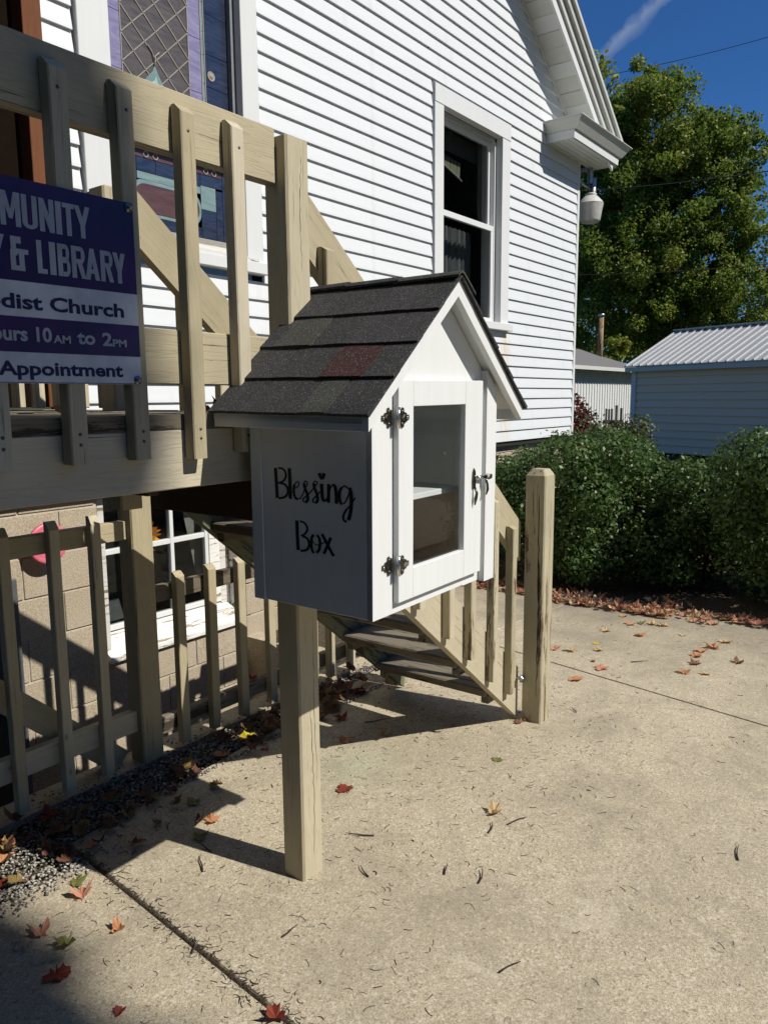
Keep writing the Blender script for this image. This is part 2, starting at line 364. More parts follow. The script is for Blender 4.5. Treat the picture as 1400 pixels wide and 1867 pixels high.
# ------------------------------------------------------------------ ground, driveway, sunken areaway
WX0, WX1, WY0, WY1, WZ = .3, 3.25, 2.76, 3.56, -1.05
xs = [-600, WX0, WX1, 600]; ys = [-600, WY0, WY1, 600]
V = [(x, y, -.03) for y in ys for x in xs]; Fq = []
for j in range(3):
    for i in range(3):
        if (i, j) != (1, 1): Fq.append((j * 4 + i, j * 4 + i + 1, (j + 1) * 4 + i + 1, (j + 1) * 4 + i))
poly('ground', None, V, Fq, SOIL)['kind'] = 'structure'
aw = thing('areaway', (1.8, 3.1, WZ), kind='structure')
box('floor', aw, (WX0, WY0, WZ - .05), (WX1, WY1, WZ), CON, 0)
box('retaining_wall', aw, (WX0 - .12, WY0 - .14, WZ - .05), (WX1 + .12, WY0, -.004), CON, 0)
box('retaining_wall', aw, (WX1, WY0 + .002, WZ - .05), (WX1 + .12, WY1, -.004), CON, 0)
box('retaining_wall', aw, (WX0 - .12, WY0 + .002, WZ - .05), (WX0, WY1, -.004), CON, 0)
dw = thing('driveway', (2.5, 0, -.1), kind='structure')
def slab(pts):
    z0, z1, e = -.1, 0., .006
    n = len(pts); c = Vector((sum(p[0] for p in pts) / n, sum(p[1] for p in pts) / n))
    ins = [(p[0] + (c.x - p[0]) / max(.01, (c - Vector(p)).length) * e * 1.4, p[1] + (c.y - p[1]) / max(.01, (c - Vector(p)).length) * e * 1.4) for p in pts]
    vs = [(x, y, z0) for x, y in pts] + [(x, y, z1 - e) for x, y in pts] + [(x, y, z1) for x, y in ins]
    f = [tuple(range(2 * n, 3 * n))]
    for i in range(n):
        j = (i + 1) % n; f += [(i, j, n + j, n + i), (n + i, n + j, 2 * n + j, 2 * n + i)]
    cz = Vector((c.x, c.y, 0)); poly('concrete_slab', dw, [Vector(v) - cz for v in vs], f, CON, cz)
def J1(y): return 1.258 + (y - 2.004) * .0907       # left joint, x as a function of y
def J2(y): return 3.922 + (y - 1.777) * .19         # right joint
g = .006
slab([(-4, -4.5), (J1(-4.5) - g, -4.5), (J1(2.2) - g, 2.2), (-4, 2.25)])
slab([(J1(-4.5) + g, -4.5), (J2(-4.5) - g * .6, -4.5), (J2(2.62) - g * .6, 2.62), (2.45, 2.42), (J1(2.3) + g, 2.33)])
yb = lambda x: 2.321 - (x - 4.305) * .13
slab([(J2(-4.5) + g * .6, -4.5), (5.75, -4.5), (5.42, yb(5.42) - .004), (J2(2.37) + g * .6, yb(J2(2.37)) - .004)])
slab([(J2(2.37) + g * .6, yb(J2(2.37)) + .004), (5.42, yb(5.42) + .004), (5.36, 3.52), (J2(3.5) + g, 3.52)])
slab([(5.765, -4.5), (9, -4.5), (9, -1.6), (5.62, -1.6)])
slab([(-4, -9), (J2(-9), -9), (J2(-4.52), -4.52), (-4, -4.52)])

# ------------------------------------------------------------------ church
ch = thing('church_building', (4, 3.5, 0), 'white clapboard church side wall with gable roof above the timber stairs', 'building')
YW = 3.5; PITCH = .697
def gable(x): return 4.314 + PITCH * (7.728 - x)
def slope_x(z): return 7.728 - (z - 4.314) / PITCH
EXP = .1016
openings = [(2.235, 3.43, 2.215, 4.9), (5.285, 6.545, 2.09, 3.905), (1.0, 2.06, 1.0, 3.85)]
def course(x0, x1, z, t=0):
    h = EXP; zt = z + h
    def xr(zz): return min(x1, slope_x(zz)) if x1 > 7.0 else min(x1, slope_x(zz))
    a, b = xr(z), xr(zt)
    if a - x0 < .02 or b - x0 < .01: return
    y = YW; c = Vector(((x0 + a) / 2, y, z))
    vs = [(x0, y, z), (x0, y - .020 - t, z), (x0, y - .0185 - t, z + .014), (x0, y - .003 - t, zt + .006), (x0, y, zt + .006)]
    vr = [(a, y, z), (a, y - .020 - t, z), (a, y - .0185 - t, z + .014), (b, y - .003 - t, zt + .006), (b, y, zt + .006)]
    vs = [Vector(v) - c for v in vs + vr]
    f = [(0, 1, 2, 3, 4), (9, 8, 7, 6, 5)] + [(i, (i + 1) % 5, 5 + (i + 1) % 5, 5 + i) for i in range(5)]
    poly('siding_board', ch, vs, f, SID, c)
z = 1.075; k = 0
while z < 6.2:
    segs = [(0.2, 8.085)]
    for (a, b, c0, c1) in openings:
        if c0 < z + EXP * .6 and z + EXP * .4 < c1:
            ns = []
            for s0, s1 in segs:
                if b <= s0 or a >= s1: ns.append((s0, s1)); continue
                if a > s0: ns.append((s0, a))
                if b < s1: ns.append((b, s1))
            segs = ns
    for s0, s1 in segs:
        cut = None
        if s1 - s0 > 3: cut = s0 + 1.0 + ((k * 1.37) % 3.1)
        if s0 < 6.6 < 7.3 < s1 and k % 3 == 1: cut = 7.0 + .25 * ((k * .7) % 1)
        if cut: course(s0, cut + .012, z, .0009); course(cut, s1, z)
        else: course(s0, s1, z)
    z += EXP; k += 1
# sheathing behind the boards, the part above the frame, and the other walls
def wallpoly(name, pts, y0, y1, mat): return prism(name, ch, pts, 1, y0, y1, mat)
wallpoly('wall', [(-6, 1.04), (1.0, 1.04), (1.0, 3.85), (2.06, 3.85), (2.06, 1.04), (2.235, 1.04), (2.235, 4.9), (3.43, 4.9), (3.43, 1.04), (5.285, 1.04), (5.285, 3.905), (6.545, 3.905), (6.545, 1.04), (8.09, 1.04), (8.09, 4.0), (1.04, gable(1.04)), (-6, 4.08)], YW + .001, YW + .09, DARK)
box('wall_below_window', ch, (2.235, YW + .002, 1.04), (3.43, YW + .09, 2.2), DARK, 0)
box('wall_below_window', ch, (5.285, YW + .002, 1.04), (6.545, YW + .09, 2.08), DARK, 0)
up = []
zz = z
V, Fq = [], []
while zz < gable(1.1):
    b = slope_x(zz + EXP)
    for x0, x1 in ((max(-6, 2.08 - (b - 1.04)), b),):
        i = len(V); V += [(x0, YW - .0135, zz), (x1, YW - .0135, zz), (x1, YW - .003, zz + EXP), (x0, YW - .003, zz + EXP), (x0, YW, zz), (x1, YW, zz)]; Fq += [(i, i + 1, i + 2, i + 3), (i, i + 4, i + 5, i + 1)]
    zz += EXP
poly('upper_siding', ch, [Vector(v) - Vector((4, 3.5, 7)) for v in V], Fq, SID, (4, 3.5, 7))['kind'] = 'stuff'
V, Fq = [], []
for q in range(31):
    zz = 1.075 + q * EXP; i = len(V); V += [(-6, YW - .0135, zz), (.2, YW - .0135, zz), (.2, YW - .003, zz + EXP), (-6, YW - .003, zz + EXP), (-6, YW, zz), (.2, YW, zz)]; Fq += [(i, i + 1, i + 2, i + 3), (i, i + 4, i + 5, i + 1)]
poly('left_siding', ch, [Vector(v) - Vector((-3, 3.5, 2)) for v in V], Fq, SID, (-3, 3.5, 2))['kind'] = 'stuff'
box('side_wall', ch, (8.0, 3.6, 0), (8.098, 13, 4.05), SID, 0)
box('corner_board', ch, (8.07, YW - .022, 1.062), (8.118, YW + .09, 3.932), SATINW)
box('sill_board', ch, (.2, YW + .0, 1.028), (8.09, YW + .03, 1.073), DARK, 0)  # near-black strip stands for the shade in the gap below the siding
# foundation of concrete blocks
box('mortar', ch, (3.3, 3.562, -1.05), (8.05, 3.75, 1.028), MOR, 0)
box('mortar', ch, (1.0, 3.562, -1.05), (2.25, 3.75, 1.028), MOR, 0)
box('mortar', ch, (2.25, 3.562, -1.05), (3.3, 3.75, .09), MOR, 0)
zt = 1.026; row = 0
while zt > -.9:
    zb = .958 - .2075 * row + .004 if row else .962
    top = zt
    x = 2.036 - .4064 * 3 + (.2032 if row % 2 == 0 else 0)
    if row == 0: zb, top = .962, 1.026
    while x < 8.0:
        a, b = x + .004, min(x + .4064 - .004, 8.05)
        if top > .12 and zb < 1.0:
            if 2.26 < b < 3.26 and 2.26 < a < 3.26 and zb > .05: x += .4064; continue
            if a < 2.26 < b and zb > .05: b = 2.25
            if a < 3.26 < b and zb > .05: a = 3.262
        if b - a > .03 and (b < 3.7 or zb > -.15) and zb > -1.0 and not (zb < -.3 and a > 3.3):
            dy = random.uniform(0, .003); box('concrete_block', ch, (a, 3.553 + dy, zb), (b, 3.60, top), BLO, .003)
        x += .4064
    zt = zb - .008; row += 1
    if row > 9: break
# stained-glass window
def picture_frame(name, parent, x0, x1, z0, z1, wl, wr, wb, wt, y0, y1, mat):
    o = []
    o.append(box(name, parent, (x0, y0, z0), (x0 + wl, y1, z1), mat)); o.append(box(name, parent, (x1 - wr, y0, z0), (x1, y1, z1), mat))
    if wb: o.append(box(name, parent, (x0 + wl, y0 + .001, z0), (x1 - wr, y1, z0 + wb), mat))
    if wt: o.append(box(name, parent, (x0 + wl, y0 + .001, z1 - wt), (x1 - wr, y1, z1), mat))
    return o
PEEL = wood('peeling_white_paint', (.76, .75, .71), (.22, .18, .13), 0, .03, .0, .15)
sw = thing('stained_glass_window', (2.8, 3.5, 2.3)); sw.parent = ch; sw.location = Vector((2.8, 3.5, 2.3)) - wloc(ch)
picture_frame('casing', sw, 2.249, 3.412, 2.30, 4.88, .172, .13, 0, .14, 3.462, 3.515, SATINW)
box('casing', sw, (3.412, 3.482, 2.24), (3.430, 3.52, 4.9), GALV)
box('sill', sw, (2.25, 3.435, 2.235), (3.44, 3.52, 2.30), SATINW)
poly('sill', sw, [(-.5, -.07, -.035), (.5, -.07, -.035), (.5, .05, .03), (-.5, .05, .03), (-.5, -.07, -.06), (.5, -.07, -.06), (.5, .05, -.06), (-.5, .05, -.06)], [(0, 1, 2, 3), (4, 7, 6, 5), (0, 4, 5, 1), (1, 5, 6, 2), (3, 2, 6, 7), (0, 3, 7, 4)], PEEL, (2.87, 3.53, 2.36))
JAMB = flat('grey_jamb', (.22, .23, .25), .5)
box('jamb', sw, (3.255, 3.517, 2.30), (3.285, 3.60, 4.74), JAMB, 0); box('jamb', sw, (2.30, 3.517, 2.30), (2.325, 3.60, 4.74), JAMB, 0)
box('backing', sw, (2.30, 3.60, 2.28), (3.30, 3.62, 4.8), DARK, 0)
box('meeting_rail', sw, (2.325, 3.525, 2.79), (3.255, 3.56, 2.845), JAMB); box('bottom_rail', sw, (2.325, 3.54, 2.33), (3.255, 3.56, 2.40), flat('stone_grey_rail', (.33, .31, .27), .6))
YG = 3.55
def pane(x0, x1, z0, z1, m): box('pane', sw, (x0 + .0015, YG, z0 + .0015), (x1 - .0015, YG + .004, z1 - .0015), SG[m], 0)
def strip(x0, x1, z0, z1, hts, m):
    zc = z0; i = 0
    while zc < z1 - .02:
        zn = min(z1, zc + hts[i % len(hts)]); pane(x0, x1, zc, zn, m); zc = zn; i += 1
UZ0, UZ1 = 2.85, 4.74
strip(2.325, 2.432, UZ0, UZ1, [.2, .16], 'navy'); strip(2.432, 2.452, UZ0, UZ1, [.14, .11, .12], 'teal'); strip(2.452, 2.545, UZ0, UZ1, [.30, .27], 'purple')
strip(2.972, 3.062, UZ0, UZ1, [.33, .28], 'purple'); strip(3.062, 3.084, UZ0, UZ1, [.12, .15], 'teal'); strip(3.084, 3.255, UZ0, UZ1, [.17, .21], 'navy')
cw, chh, x0 = .1423, .1365, 2.545; lat = []
zb = 3.122 - 2 * chh
def clipd(pts, lo, hi, axis):
    out = []
    for i in range(len(pts)):
        a, b = pts[i], pts[(i + 1) % len(pts)]
        for s, lim in ((1, lo), ): pass
        ina, inb = lo - 1e-9 <= a[axis] <= hi + 1e-9, lo - 1e-9 <= b[axis] <= hi + 1e-9
        if ina: out.append(a)
        if ina != inb:
            lim = lo if min(a[axis], b[axis]) < lo else hi
            t = (lim - a[axis]) / (b[axis] - a[axis]); p = [a[0] + t * (b[0] - a[0]), a[1] + t * (b[1] - a[1])]; p[axis] = lim; out.append(tuple(p))
    return out
for j in range(-2, 28):
    for i in range(0, 4):
        cx = x0 + i * cw + (0 if j % 2 == 0 else cw / 2); cz = zb + j * chh / 2
        p = [(cx, cz - chh / 2 + .003), (cx + cw / 2 - .003, cz), (cx, cz + chh / 2 - .003), (cx - cw / 2 + .003, cz)]
        p = clipd(clipd(p, x0 + .002, 2.970, 0), UZ0 + .01, UZ1, 1)
        if len(p) >= 3: prism('pane', sw, p, 1, YG, YG + .004, SG['brown'])
V, Fq = [], []
def bar(p, q, wdt, y0=YG - .004, y1=YG + .002):
    p, q = Vector(p), Vector(q); d = (q - p).normalized(); n_ = Vector((-d.y, d.x)) * wdt / 2; i = len(V)
    for yy in (y0, y1):
        for s in (p + n_, q + n_, q - n_, p - n_): V.append((s.x - 2.8, yy - 3.5, s.y - 3))
    Fq.extend([(i, i + 1, i + 2, i + 3), (i + 7, i + 6, i + 5, i + 4), (i, i + 4, i + 5, i + 1), (i + 1, i + 5, i + 6, i + 2), (i + 2, i + 6, i + 7, i + 3), (i + 3, i + 7, i + 4, i)])
XR = 2.972
for j in range(-8, 20):
    for s in (1, -1):
        za = zb + (j + .0) * chh + (chh / 2 if True else 0); xa, xb = x0, XR
        sl_ = s * chh / cw; z_a, z_b = za, za + sl_ * (xb - xa)
        if s == -1: z_a, z_b = za, za + sl_ * (xb - xa)
        pa, pb = [xa, z_a], [xb, z_b]
        lo, hi = UZ0, UZ1
        if max(z_a, z_b) < lo or min(z_a, z_b) > hi: continue
        for P_ in (pa, pb):
            for lim in (lo, hi):
                if (lim == lo and P_[1] < lo) or (lim == hi and P_[1] > hi): P_[0] = xa + (lim - z_a) / sl_; P_[1] = lim
        bar(pa, pb, .005)
for xx in (2.432, 2.452, 2.545, 2.972, 3.062, 3.084): bar((xx, UZ0), (xx, UZ1), .005)
poly('lead_lattice', sw, V, Fq, LEAD, (2.8, 3.5, 3))
# flame ornament
def ribbon(parent, name, pts, wd, y, mat, local=False):
    for i in range(len(pts) - 1):
        V.clear() if False else None
fl = [(a, b + .065) for a, b in [(2.70, 2.93), (2.672, 3.0), (2.668, 3.05), (2.69, 3.09), (2.725, 3.125), (2.742, 3.165), (2.76, 3.125), (2.79, 3.08), (2.808, 3.03), (2.80, 2.97), (2.785, 2.93)]]
prism('flame_pane', sw, fl, 1, YG - .006, YG - .001, SG['teal'])
prism('flame_pane', sw, [(2.742 + (a - 2.742) * .58, 2.995 + (b - 2.995) * .78) for a, b in fl], 1, YG - .010, YG - .006, SG['green'])
tube('lead_stem', sw, [(2.705, YG - .006, 3.315), (2.732, YG - .006, 3.285), (2.742, YG - .006, 3.225), (2.750, YG - .006, 3.275), (2.775, YG - .006, 3.30)], .003, LEAD, 6)
for zc in (3.29, 3.8, 4.3):
    lathe('roundel', sw, [(.0, -.004), (.012, -.003), (.013, -.001), (.02, -.001), (.024, -.004), (.027, 0)], LEAD, (3.128, YG - .002, zc), 16, rot=(R(-90), 0, 0))
# lower light
for (a, b, c0, c1, m) in ((2.325, 2.43, 2.40, 2.79, 'navy'), (2.43, 2.56, 2.40, 2.55, 'navy'), (2.43, 2.60, 2.55, 2.68, 'navy'), (3.02, 3.13, 2.40, 2.56, 'navy'), (3.02, 3.13, 2.56, 2.69, 'teal'), (3.13, 3.18, 2.40, 2.68, 'navy'), (3.18, 3.255, 2.40, 2.79, 'navy'),
                          (2.60, 2.72, 2.68, 2.75, 'navy'), (2.72, 2.86, 2.68, 2.75, 'navy'), (2.86, 3.02, 2.68, 2.75, 'navy'), (2.43, 2.60, 2.68, 2.75, 'navy'), (3.02, 3.18, 2.69, 2.75, 'navy'), (2.43, 3.18, 2.75, 2.79, 'maroon'),
                          (2.56, 3.02, 2.40, 2.46, 'navy'), (2.60, 3.02, 2.64, 2.68, 'teal')):
    pane(a, b, c0, c1, m)
def rrect(x0, x1, z0, z1, r_):
    return [(cx + r_ * math.cos(a), cz + r_ * math.sin(a)) for cx, cz, s in ((x1 - r_, z1 - r_, 0), (x0 + r_, z1 - r_, 90), (x0 + r_, z0 + r_, 180), (x1 - r_, z0 + r_, 270)) for a in [R(s + q * 18) for q in range(6)]]
prism('pane', sw, rrect(2.56, 3.02, 2.46, 2.64, .075), 1, YG, YG + .004, SG['teal'])
prism('pane', sw, rrect(2.578, 3.005, 2.478, 2.622, .07), 1, YG - .003, YG, SG['maroon'])
for xx in (2.47, 2.53, 2.66, 2.72, 2.86, 2.92, 3.06, 3.12):
    lathe('roundel', sw, [(.012, -.001), (.015, -.004), (.018, -.001)], LEAD, (xx, YG - .002, 2.77), 12, rot=(R(-90), 0, 0))
# double-hung window
dh = thing('double_hung_window', (5.9, 3.5, 2.1)); dh.parent = ch; dh.location = Vector((5.9, 3.5, 2.1)) - wloc(ch)
box('casing', dh, (5.295, 3.465, 2.16), (5.422, 3.53, 3.755), SATINW); box('casing', dh, (6.385, 3.465, 2.16), (6.532, 3.53, 3.755), SATINW)
box('casing', dh, (5.295, 3.462, 3.757), (6.532, 3.53, 3.893), SATINW); box('channel', dh, (5.283, 3.478, 2.10), (5.294, 3.52, 3.905), GALV)
box('channel', dh, (6.534, 3.478, 2.10), (6.546, 3.52, 3.905), GALV); box('channel', dh, (5.283, 3.476, 3.895), (6.546, 3.52, 3.907), GALV)
box('sill', dh, (5.28, 3.425, 2.095), (6.555, 3.53, 2.158), SATINW)
for a, b in ((5.422, 5.44), (6.36, 6.384)): box('jamb', dh, (a, 3.531, 2.16), (b, 3.66, 3.755), SATINW, 0)
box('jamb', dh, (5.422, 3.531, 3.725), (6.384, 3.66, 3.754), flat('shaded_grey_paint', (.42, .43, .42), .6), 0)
def sash(x0, x1, z0, z1, y, wd):
    s_ = thing('sash', ((x0 + x1) / 2, y, z0)); s_.parent = dh; s_.location = Vector(s_.location) - wloc(dh)
    box('rail', s_, (x0, y, z0), (x1, y + .035, z0 + wd), SATINW); box('rail', s_, (x0, y, z1 - wd), (x1, y + .035, z1), SATINW)
    box('stile', s_, (x0, y + .001, z0 + wd), (x0 + wd, y + .035, z1 - wd), SATINW); box('stile', s_, (x1 - wd, y + .001, z0 + wd), (x1, y + .035, z1 - wd), SATINW)
    return s_
# (sashes are parts; their rails and panes are sub-parts)
def sash_flat(x0, x1, z0, z1, y, wd):
    V = []; F_ = []
    def b(lo, hi):
        i = len(V)
        for X in (lo[0], hi[0]):
            for Y in (lo[1], hi[1]):
                for Z in (lo[2], hi[2]): V.append((X, Y, Z))
        F_.extend([(i, i + 1, i + 3, i + 2), (i + 4, i + 6, i + 7, i + 5), (i, i + 4, i + 5, i + 1), (i + 2, i + 3, i + 7, i + 6), (i, i + 2, i + 6, i + 4), (i + 1, i + 5, i + 7, i + 3)])
    b((x0, y, z0), (x1, y + .035, z0 + wd)); b((x0, y, z1 - wd), (x1, y + .035, z1)); b((x0, y + .001, z0 + wd), (x0 + wd, y + .035, z1 - wd)); b((x1 - wd, y + .001, z0 + wd), (x1, y + .035, z1 - wd))
    c = Vector(((x0 + x1) / 2, y, z0)); s_ = poly('sash', dh, [Vector(v) - c for v in V], F_, SATINW, c)
    box('pane', s_, (x0 + wd, y + .016, z0 + wd), (x1 - wd, y + .02, z1 - wd), GLS, 0)
sash_flat(5.44, 6.36, 2.985, 3.725, 3.575, .035); sash_flat(5.44, 6.36, 2.16, 3.01, 3.535 + .0, .045)
box('blind', dh, (5.47, 3.70, 3.56), (6.34, 3.705, 3.72), flat('folded_blind', (.10, .10, .085), .8), 0)
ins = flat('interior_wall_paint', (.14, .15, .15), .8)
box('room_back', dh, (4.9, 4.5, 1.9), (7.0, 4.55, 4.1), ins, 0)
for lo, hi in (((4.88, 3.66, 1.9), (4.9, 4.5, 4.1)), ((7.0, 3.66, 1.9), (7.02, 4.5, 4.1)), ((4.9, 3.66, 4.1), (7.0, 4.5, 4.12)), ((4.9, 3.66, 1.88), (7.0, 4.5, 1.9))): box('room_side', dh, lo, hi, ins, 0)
FAB = flat('pale_curtain', (.24, .23, .15), .9)
# a fan-shaped pale curtain swag and a hanging rod seen through the upper sash
tube('rod', dh, [(5.50, 3.72, 3.535), (6.11, 3.72, 3.375)], .008, flat('rod_metal', (.45, .45, .40), .5), 6)
for q in range(9):
    t = q / 8; poly('curtain_swag', dh, [(0, 0, 0), (.055, .004 * (q % 2), -.012), (.03 + .05 * t, .01, .05 + .07 * t), (-.02 + .05 * t, .006, .06 + .07 * t)], [(0, 1, 2, 3)], FAB, (5.64 + .048 * q, 3.722, 3.50 - .0125 * q))
cur = []; cf = []
for q in range(40):
    x = 5.60 + q * .0195; yy = 3.78 + .02 * math.sin(q * 1.7); cur += [(x, yy, 2.15), (x, yy, 2.98)]
for q in range(39): cf.append((2 * q, 2 * q + 1, 2 * q + 3, 2 * q + 2))
poly('curtain', dh, [Vector(v) - Vector((6, 3.78, 2.2)) for v in cur], cf, flat('grey_sheer_curtain', (.16, .17, .17), .9), (6, 3.78, 2.2))
# basement window
bw = thing('basement_window', (2.75, 3.56, .1)); bw.parent = ch; bw.location = Vector((2.75, 3.56, .1)) - wloc(ch)
OLDW = wood('flaking_white_paint', (.74, .73, .69), (.25, .21, .15), 0, .05, .0, .25)
box('casing', bw, (2.262, 3.575, .16), (2.30, 3.66, 1.028), OLDW); box('casing', bw, (3.215, 3.575, .20), (3.256, 3.66, 1.028), OLDW)
box('jamb', bw, (3.15, 3.665, .22), (3.20, 3.74, 1.028), OLDW); box('jamb', bw, (3.201, 3.655, .2), (3.214, 3.76, 1.028), OLDW, 0)
prism('sill', bw, [(3.525, .105), (3.525, .135), (3.54, .145), (3.70, .235), (3.70, .105)], 0, 2.262, 3.225, OLDW)
V.clear(); Fq.clear()
sx = [2.30, 2.545, 2.79, 3.035]
for xx in (2.30, 2.548, 2.796, 3.052): box('muntin', bw, (xx - .0 if xx == 2.30 else xx - .012, 3.665, .24), (xx + .024 if xx == 2.30 else xx + .014, 3.70, 1.027), SATINW)
box('stile', bw, (3.068, 3.66, .236), (3.149, 3.71, 1.028), OLDW)
for zz in (.235, .66, .99): box('rail', bw, (2.324, 3.667, zz), (3.04, 3.702, zz + .03), SATINW)
box('pane', bw, (2.32, 3.684, .24), (3.07, 3.688, 1.02), GLS, 0)
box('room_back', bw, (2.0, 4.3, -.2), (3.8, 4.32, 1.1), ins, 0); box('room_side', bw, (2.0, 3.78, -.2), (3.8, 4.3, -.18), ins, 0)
tr_ = []
for q in range(9): tr_.append((math.cos(q) * .01 + q * .03, 0, .36 - .005 * q * q))
poly('curtain', bw, [(.0, 0, .42), (.30, 0, .42), (.30, .02, -.45), (.22, .03, -.4), (.14, .01, -.05), (.08, .0, .2)], [(0, 1, 2, 3, 4, 5)], flat('translucent_white_curtain', (.34, .33, .29), .9), (2.86, 3.74, .62))
# entrance door with stained frame at the deck
ed = thing('entrance_door', (1.5, 3.5, 1.46)); ed.parent = ch; ed.location = Vector((1.5, 3.5, 1.46)) - wloc(ch)
box('frame', ed, (1.962, 3.43, 1.466), (2.052, 3.54, 3.84), W['brown_z']); box('frame', ed, (1.01, 3.43, 1.466), (1.10, 3.54, 3.84), W['brown_z']); box('frame', ed, (1.101, 3.432, 3.72), (1.961, 3.54, 3.84), W['brown_z'])
box('door_leaf', ed, (1.10, 3.52, 1.466), (1.962, 3.56, 3.72), flat('dark_brown_door', (.010, .006, .004), .9, 0, .05))
box('edge_bead', ed, (2.053, 3.47, 1.466), (2.064, 3.52, 3.85), SATINW)
# basement door in the areaway
bd = thing('basement_door', (1.3, 3.55, -1)); bd.parent = ch; bd.location = Vector((1.3, 3.55, -1)) - wloc(ch)
box('door_leaf', bd, (.95, 3.535, -1.0), (1.745, 3.552, .62), flat('dark_grey_door', (.045, .05, .055), .5))
box('frame', bd, (1.746, 3.528, -1.0), (1.79, 3.552, .66), flat('grey_metal_frame', (.10, .11, .12), .4)); lathe('handle', bd, [(0, -.05), (.03, -.045), (.032, -.03), (.012, -.02), (.012, 0)], CHR, (1.70, 3.535, .02), 14, rot=(R(-90), 0, 0))
box('frame', bd, (.95, 3.528, .621), (1.745, 3.552, .66), flat('grey_metal_frame_top', (.10, .11, .12), .4))
# gable soffit, rake boards, roof
ZS = lambda x: gable(x)
def sloped(name, x0, x1, dz0, dz1, y0, y1, mat, n=1):
    return prism(name, ch, [(x0, ZS(x0) + dz0), (x1, ZS(x1) + dz0), (x1, ZS(x1) + dz1), (x0, ZS(x0) + dz1)], 1, y0, y1, mat)
x = 8.2; q = 0
while x > 1.3:
    xa = x - .13; sloped('soffit_panel', xa + .0025, x - .0025, .004 + (.002 if q % 2 else 0), .016, 3.245, 3.497, GUT if q % 3 else SATINW); x = xa; q += 1
sloped('soffit_backing', 1.04, 8.3, .018, .03, 3.245, 3.56, DARK)
sloped('frieze_molding', 1.04, 8.02, -.022, .002, 3.472, 3.486, SATINW)
sloped('rake_board', 1.04, 8.36, -.012, .135, 3.222, 3.244, SATINW)
sloped('rake_molding', 1.04, 8.39, .10, .20, 3.198, 3.221, GUT)
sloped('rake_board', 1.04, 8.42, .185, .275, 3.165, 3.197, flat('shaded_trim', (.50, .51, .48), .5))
sloped('drip_edge', 1.04, 8.46, .27, .315, 3.135, 3.164, GUT)
ROOFM = shingle('roof_shingles', (.10, .095, .085), (.13, .12, .11))
sloped('roof', 1.04, 8.50, .285, .335, 3.1655, 13, ROOFM)
mr = prism('roof', ch, [(2.08 - 1.04, ZS(1.04) + .285), (-6.4, ZS(8.5) + .30), (-6.4, ZS(8.5) + .35), (1.04, ZS(1.04) + .335)], 1, 3.165, 13, ROOFM)
# boxed return with gutter
def hexa(name, parent, b4, t4, mat):
    vs = [Vector(v) for v in b4 + t4]; c = sum(vs, Vector()) / 8
    return poly(name, parent, [v - c for v in vs], [(0, 1, 2, 3), (7, 6, 5, 4), (0, 4, 5, 1), (1, 5, 6, 2), (2, 6, 7, 3), (3, 7, 4, 0)], mat, c)
hexa('cornice_return', ch, [(7.30, 3.20, 3.934), (8.45, 3.20, 3.934), (8.45, 3.485, 3.934), (7.30, 3.485, 3.934)], [(7.29, 3.195, 4.008), (8.455, 3.195, 4.008), (8.455, 3.485, 4.008), (7.29, 3.485, 4.008)], SATINW)
hexa('gutter', ch, [(7.285, 3.175, 4.010), (8.49, 3.175, 4.010), (8.49, 3.485, 4.010), (7.285, 3.485, 4.010)], [(7.235, 3.105, 4.105), (8.56, 3.105, 4.105), (8.56, 3.485, 4.105), (7.235, 3.485, 4.105)], GUT)
box('gutter_lip', ch, (7.225, 3.092, 4.106), (8.575, 3.485, 4.116), GUT, .002)
for i in range(5):
    yy = 3.21 + i * .055; box('soffit_board', ch, (7.31, yy + .002, 3.926), (8.44, yy + .053, 3.933), GUT, 0)
hexa('eave_gutter', ch, [(8.45, 3.50, 4.01), (8.49, 3.50, 4.01), (8.49, 13, 4.01), (8.45, 13, 4.01)], [(8.45, 3.50, 4.10), (8.56, 3.50, 4.10), (8.56, 13, 4.10), (8.45, 13, 4.10)], GUT)
box('eave_soffit', ch, (8.12, 3.60, 3.928), (8.45, 13, 3.934), GUT, 0); box('eave_fascia', ch, (8.44, 3.486, 3.936), (8.452, 13, 4.008), SATINW, 0)

# ------------------------------------------------------------------ timber deck with stairs
dk = thing('timber_deck', (1.65, 1.6, 0), 'weathered beige timber landing with stairs, railings and tall square posts beside the church', 'deck')
PX0, PX1, PY0, PY1 = 1.606, 1.697, 1.533, 1.622
def post(name, parent, x0, x1, y0, y1, z0, z1, mat, cap=.02):
    c = Vector(((x0 + x1) / 2, (y0 + y1) / 2, z0)); h = z1 - z0; a, b = (x1 - x0) / 2, (y1 - y0) / 2; e = .006
    vs = []
    for s, zz in ((1, 0), (1, h - cap), (.62, h)):
        for X, Y in ((-a, -b), (a, -b), (a, b), (-a, b)):
            px, py = X * s, Y * s
            # chamfered corners
            sx_, sy_ = (1 if X > 0 else -1), (1 if Y > 0 else -1)
            pr = [(px - sx_ * e * s, py), (px, py - sy_ * e * s)]
            if sx_ * sy_ > 0: pr = pr[::-1]
            vs += [(u_, v_, zz) for u_, v_ in pr]
    f = [tuple(range(8))[::-1], tuple(range(16, 24))]
    for k_ in range(2):
        for i in range(8): f.append((k_ * 8 + i, k_ * 8 + (i + 1) % 8, (k_ + 1) * 8 + (i + 1) % 8, (k_ + 1) * 8 + i))
    return poly(name, parent, vs, f, mat, c)
post('post', dk, PX0, PX1, PY0, PY1, 0, 2.215, W['z'], .008)
ne = post('newel_post', dk, 3.114, 3.214, 1.455, 1.552, 0, 1.178, W['worn_z'], .028); ne['label'] = 'weathered newel post with peeling paint and cut corners'
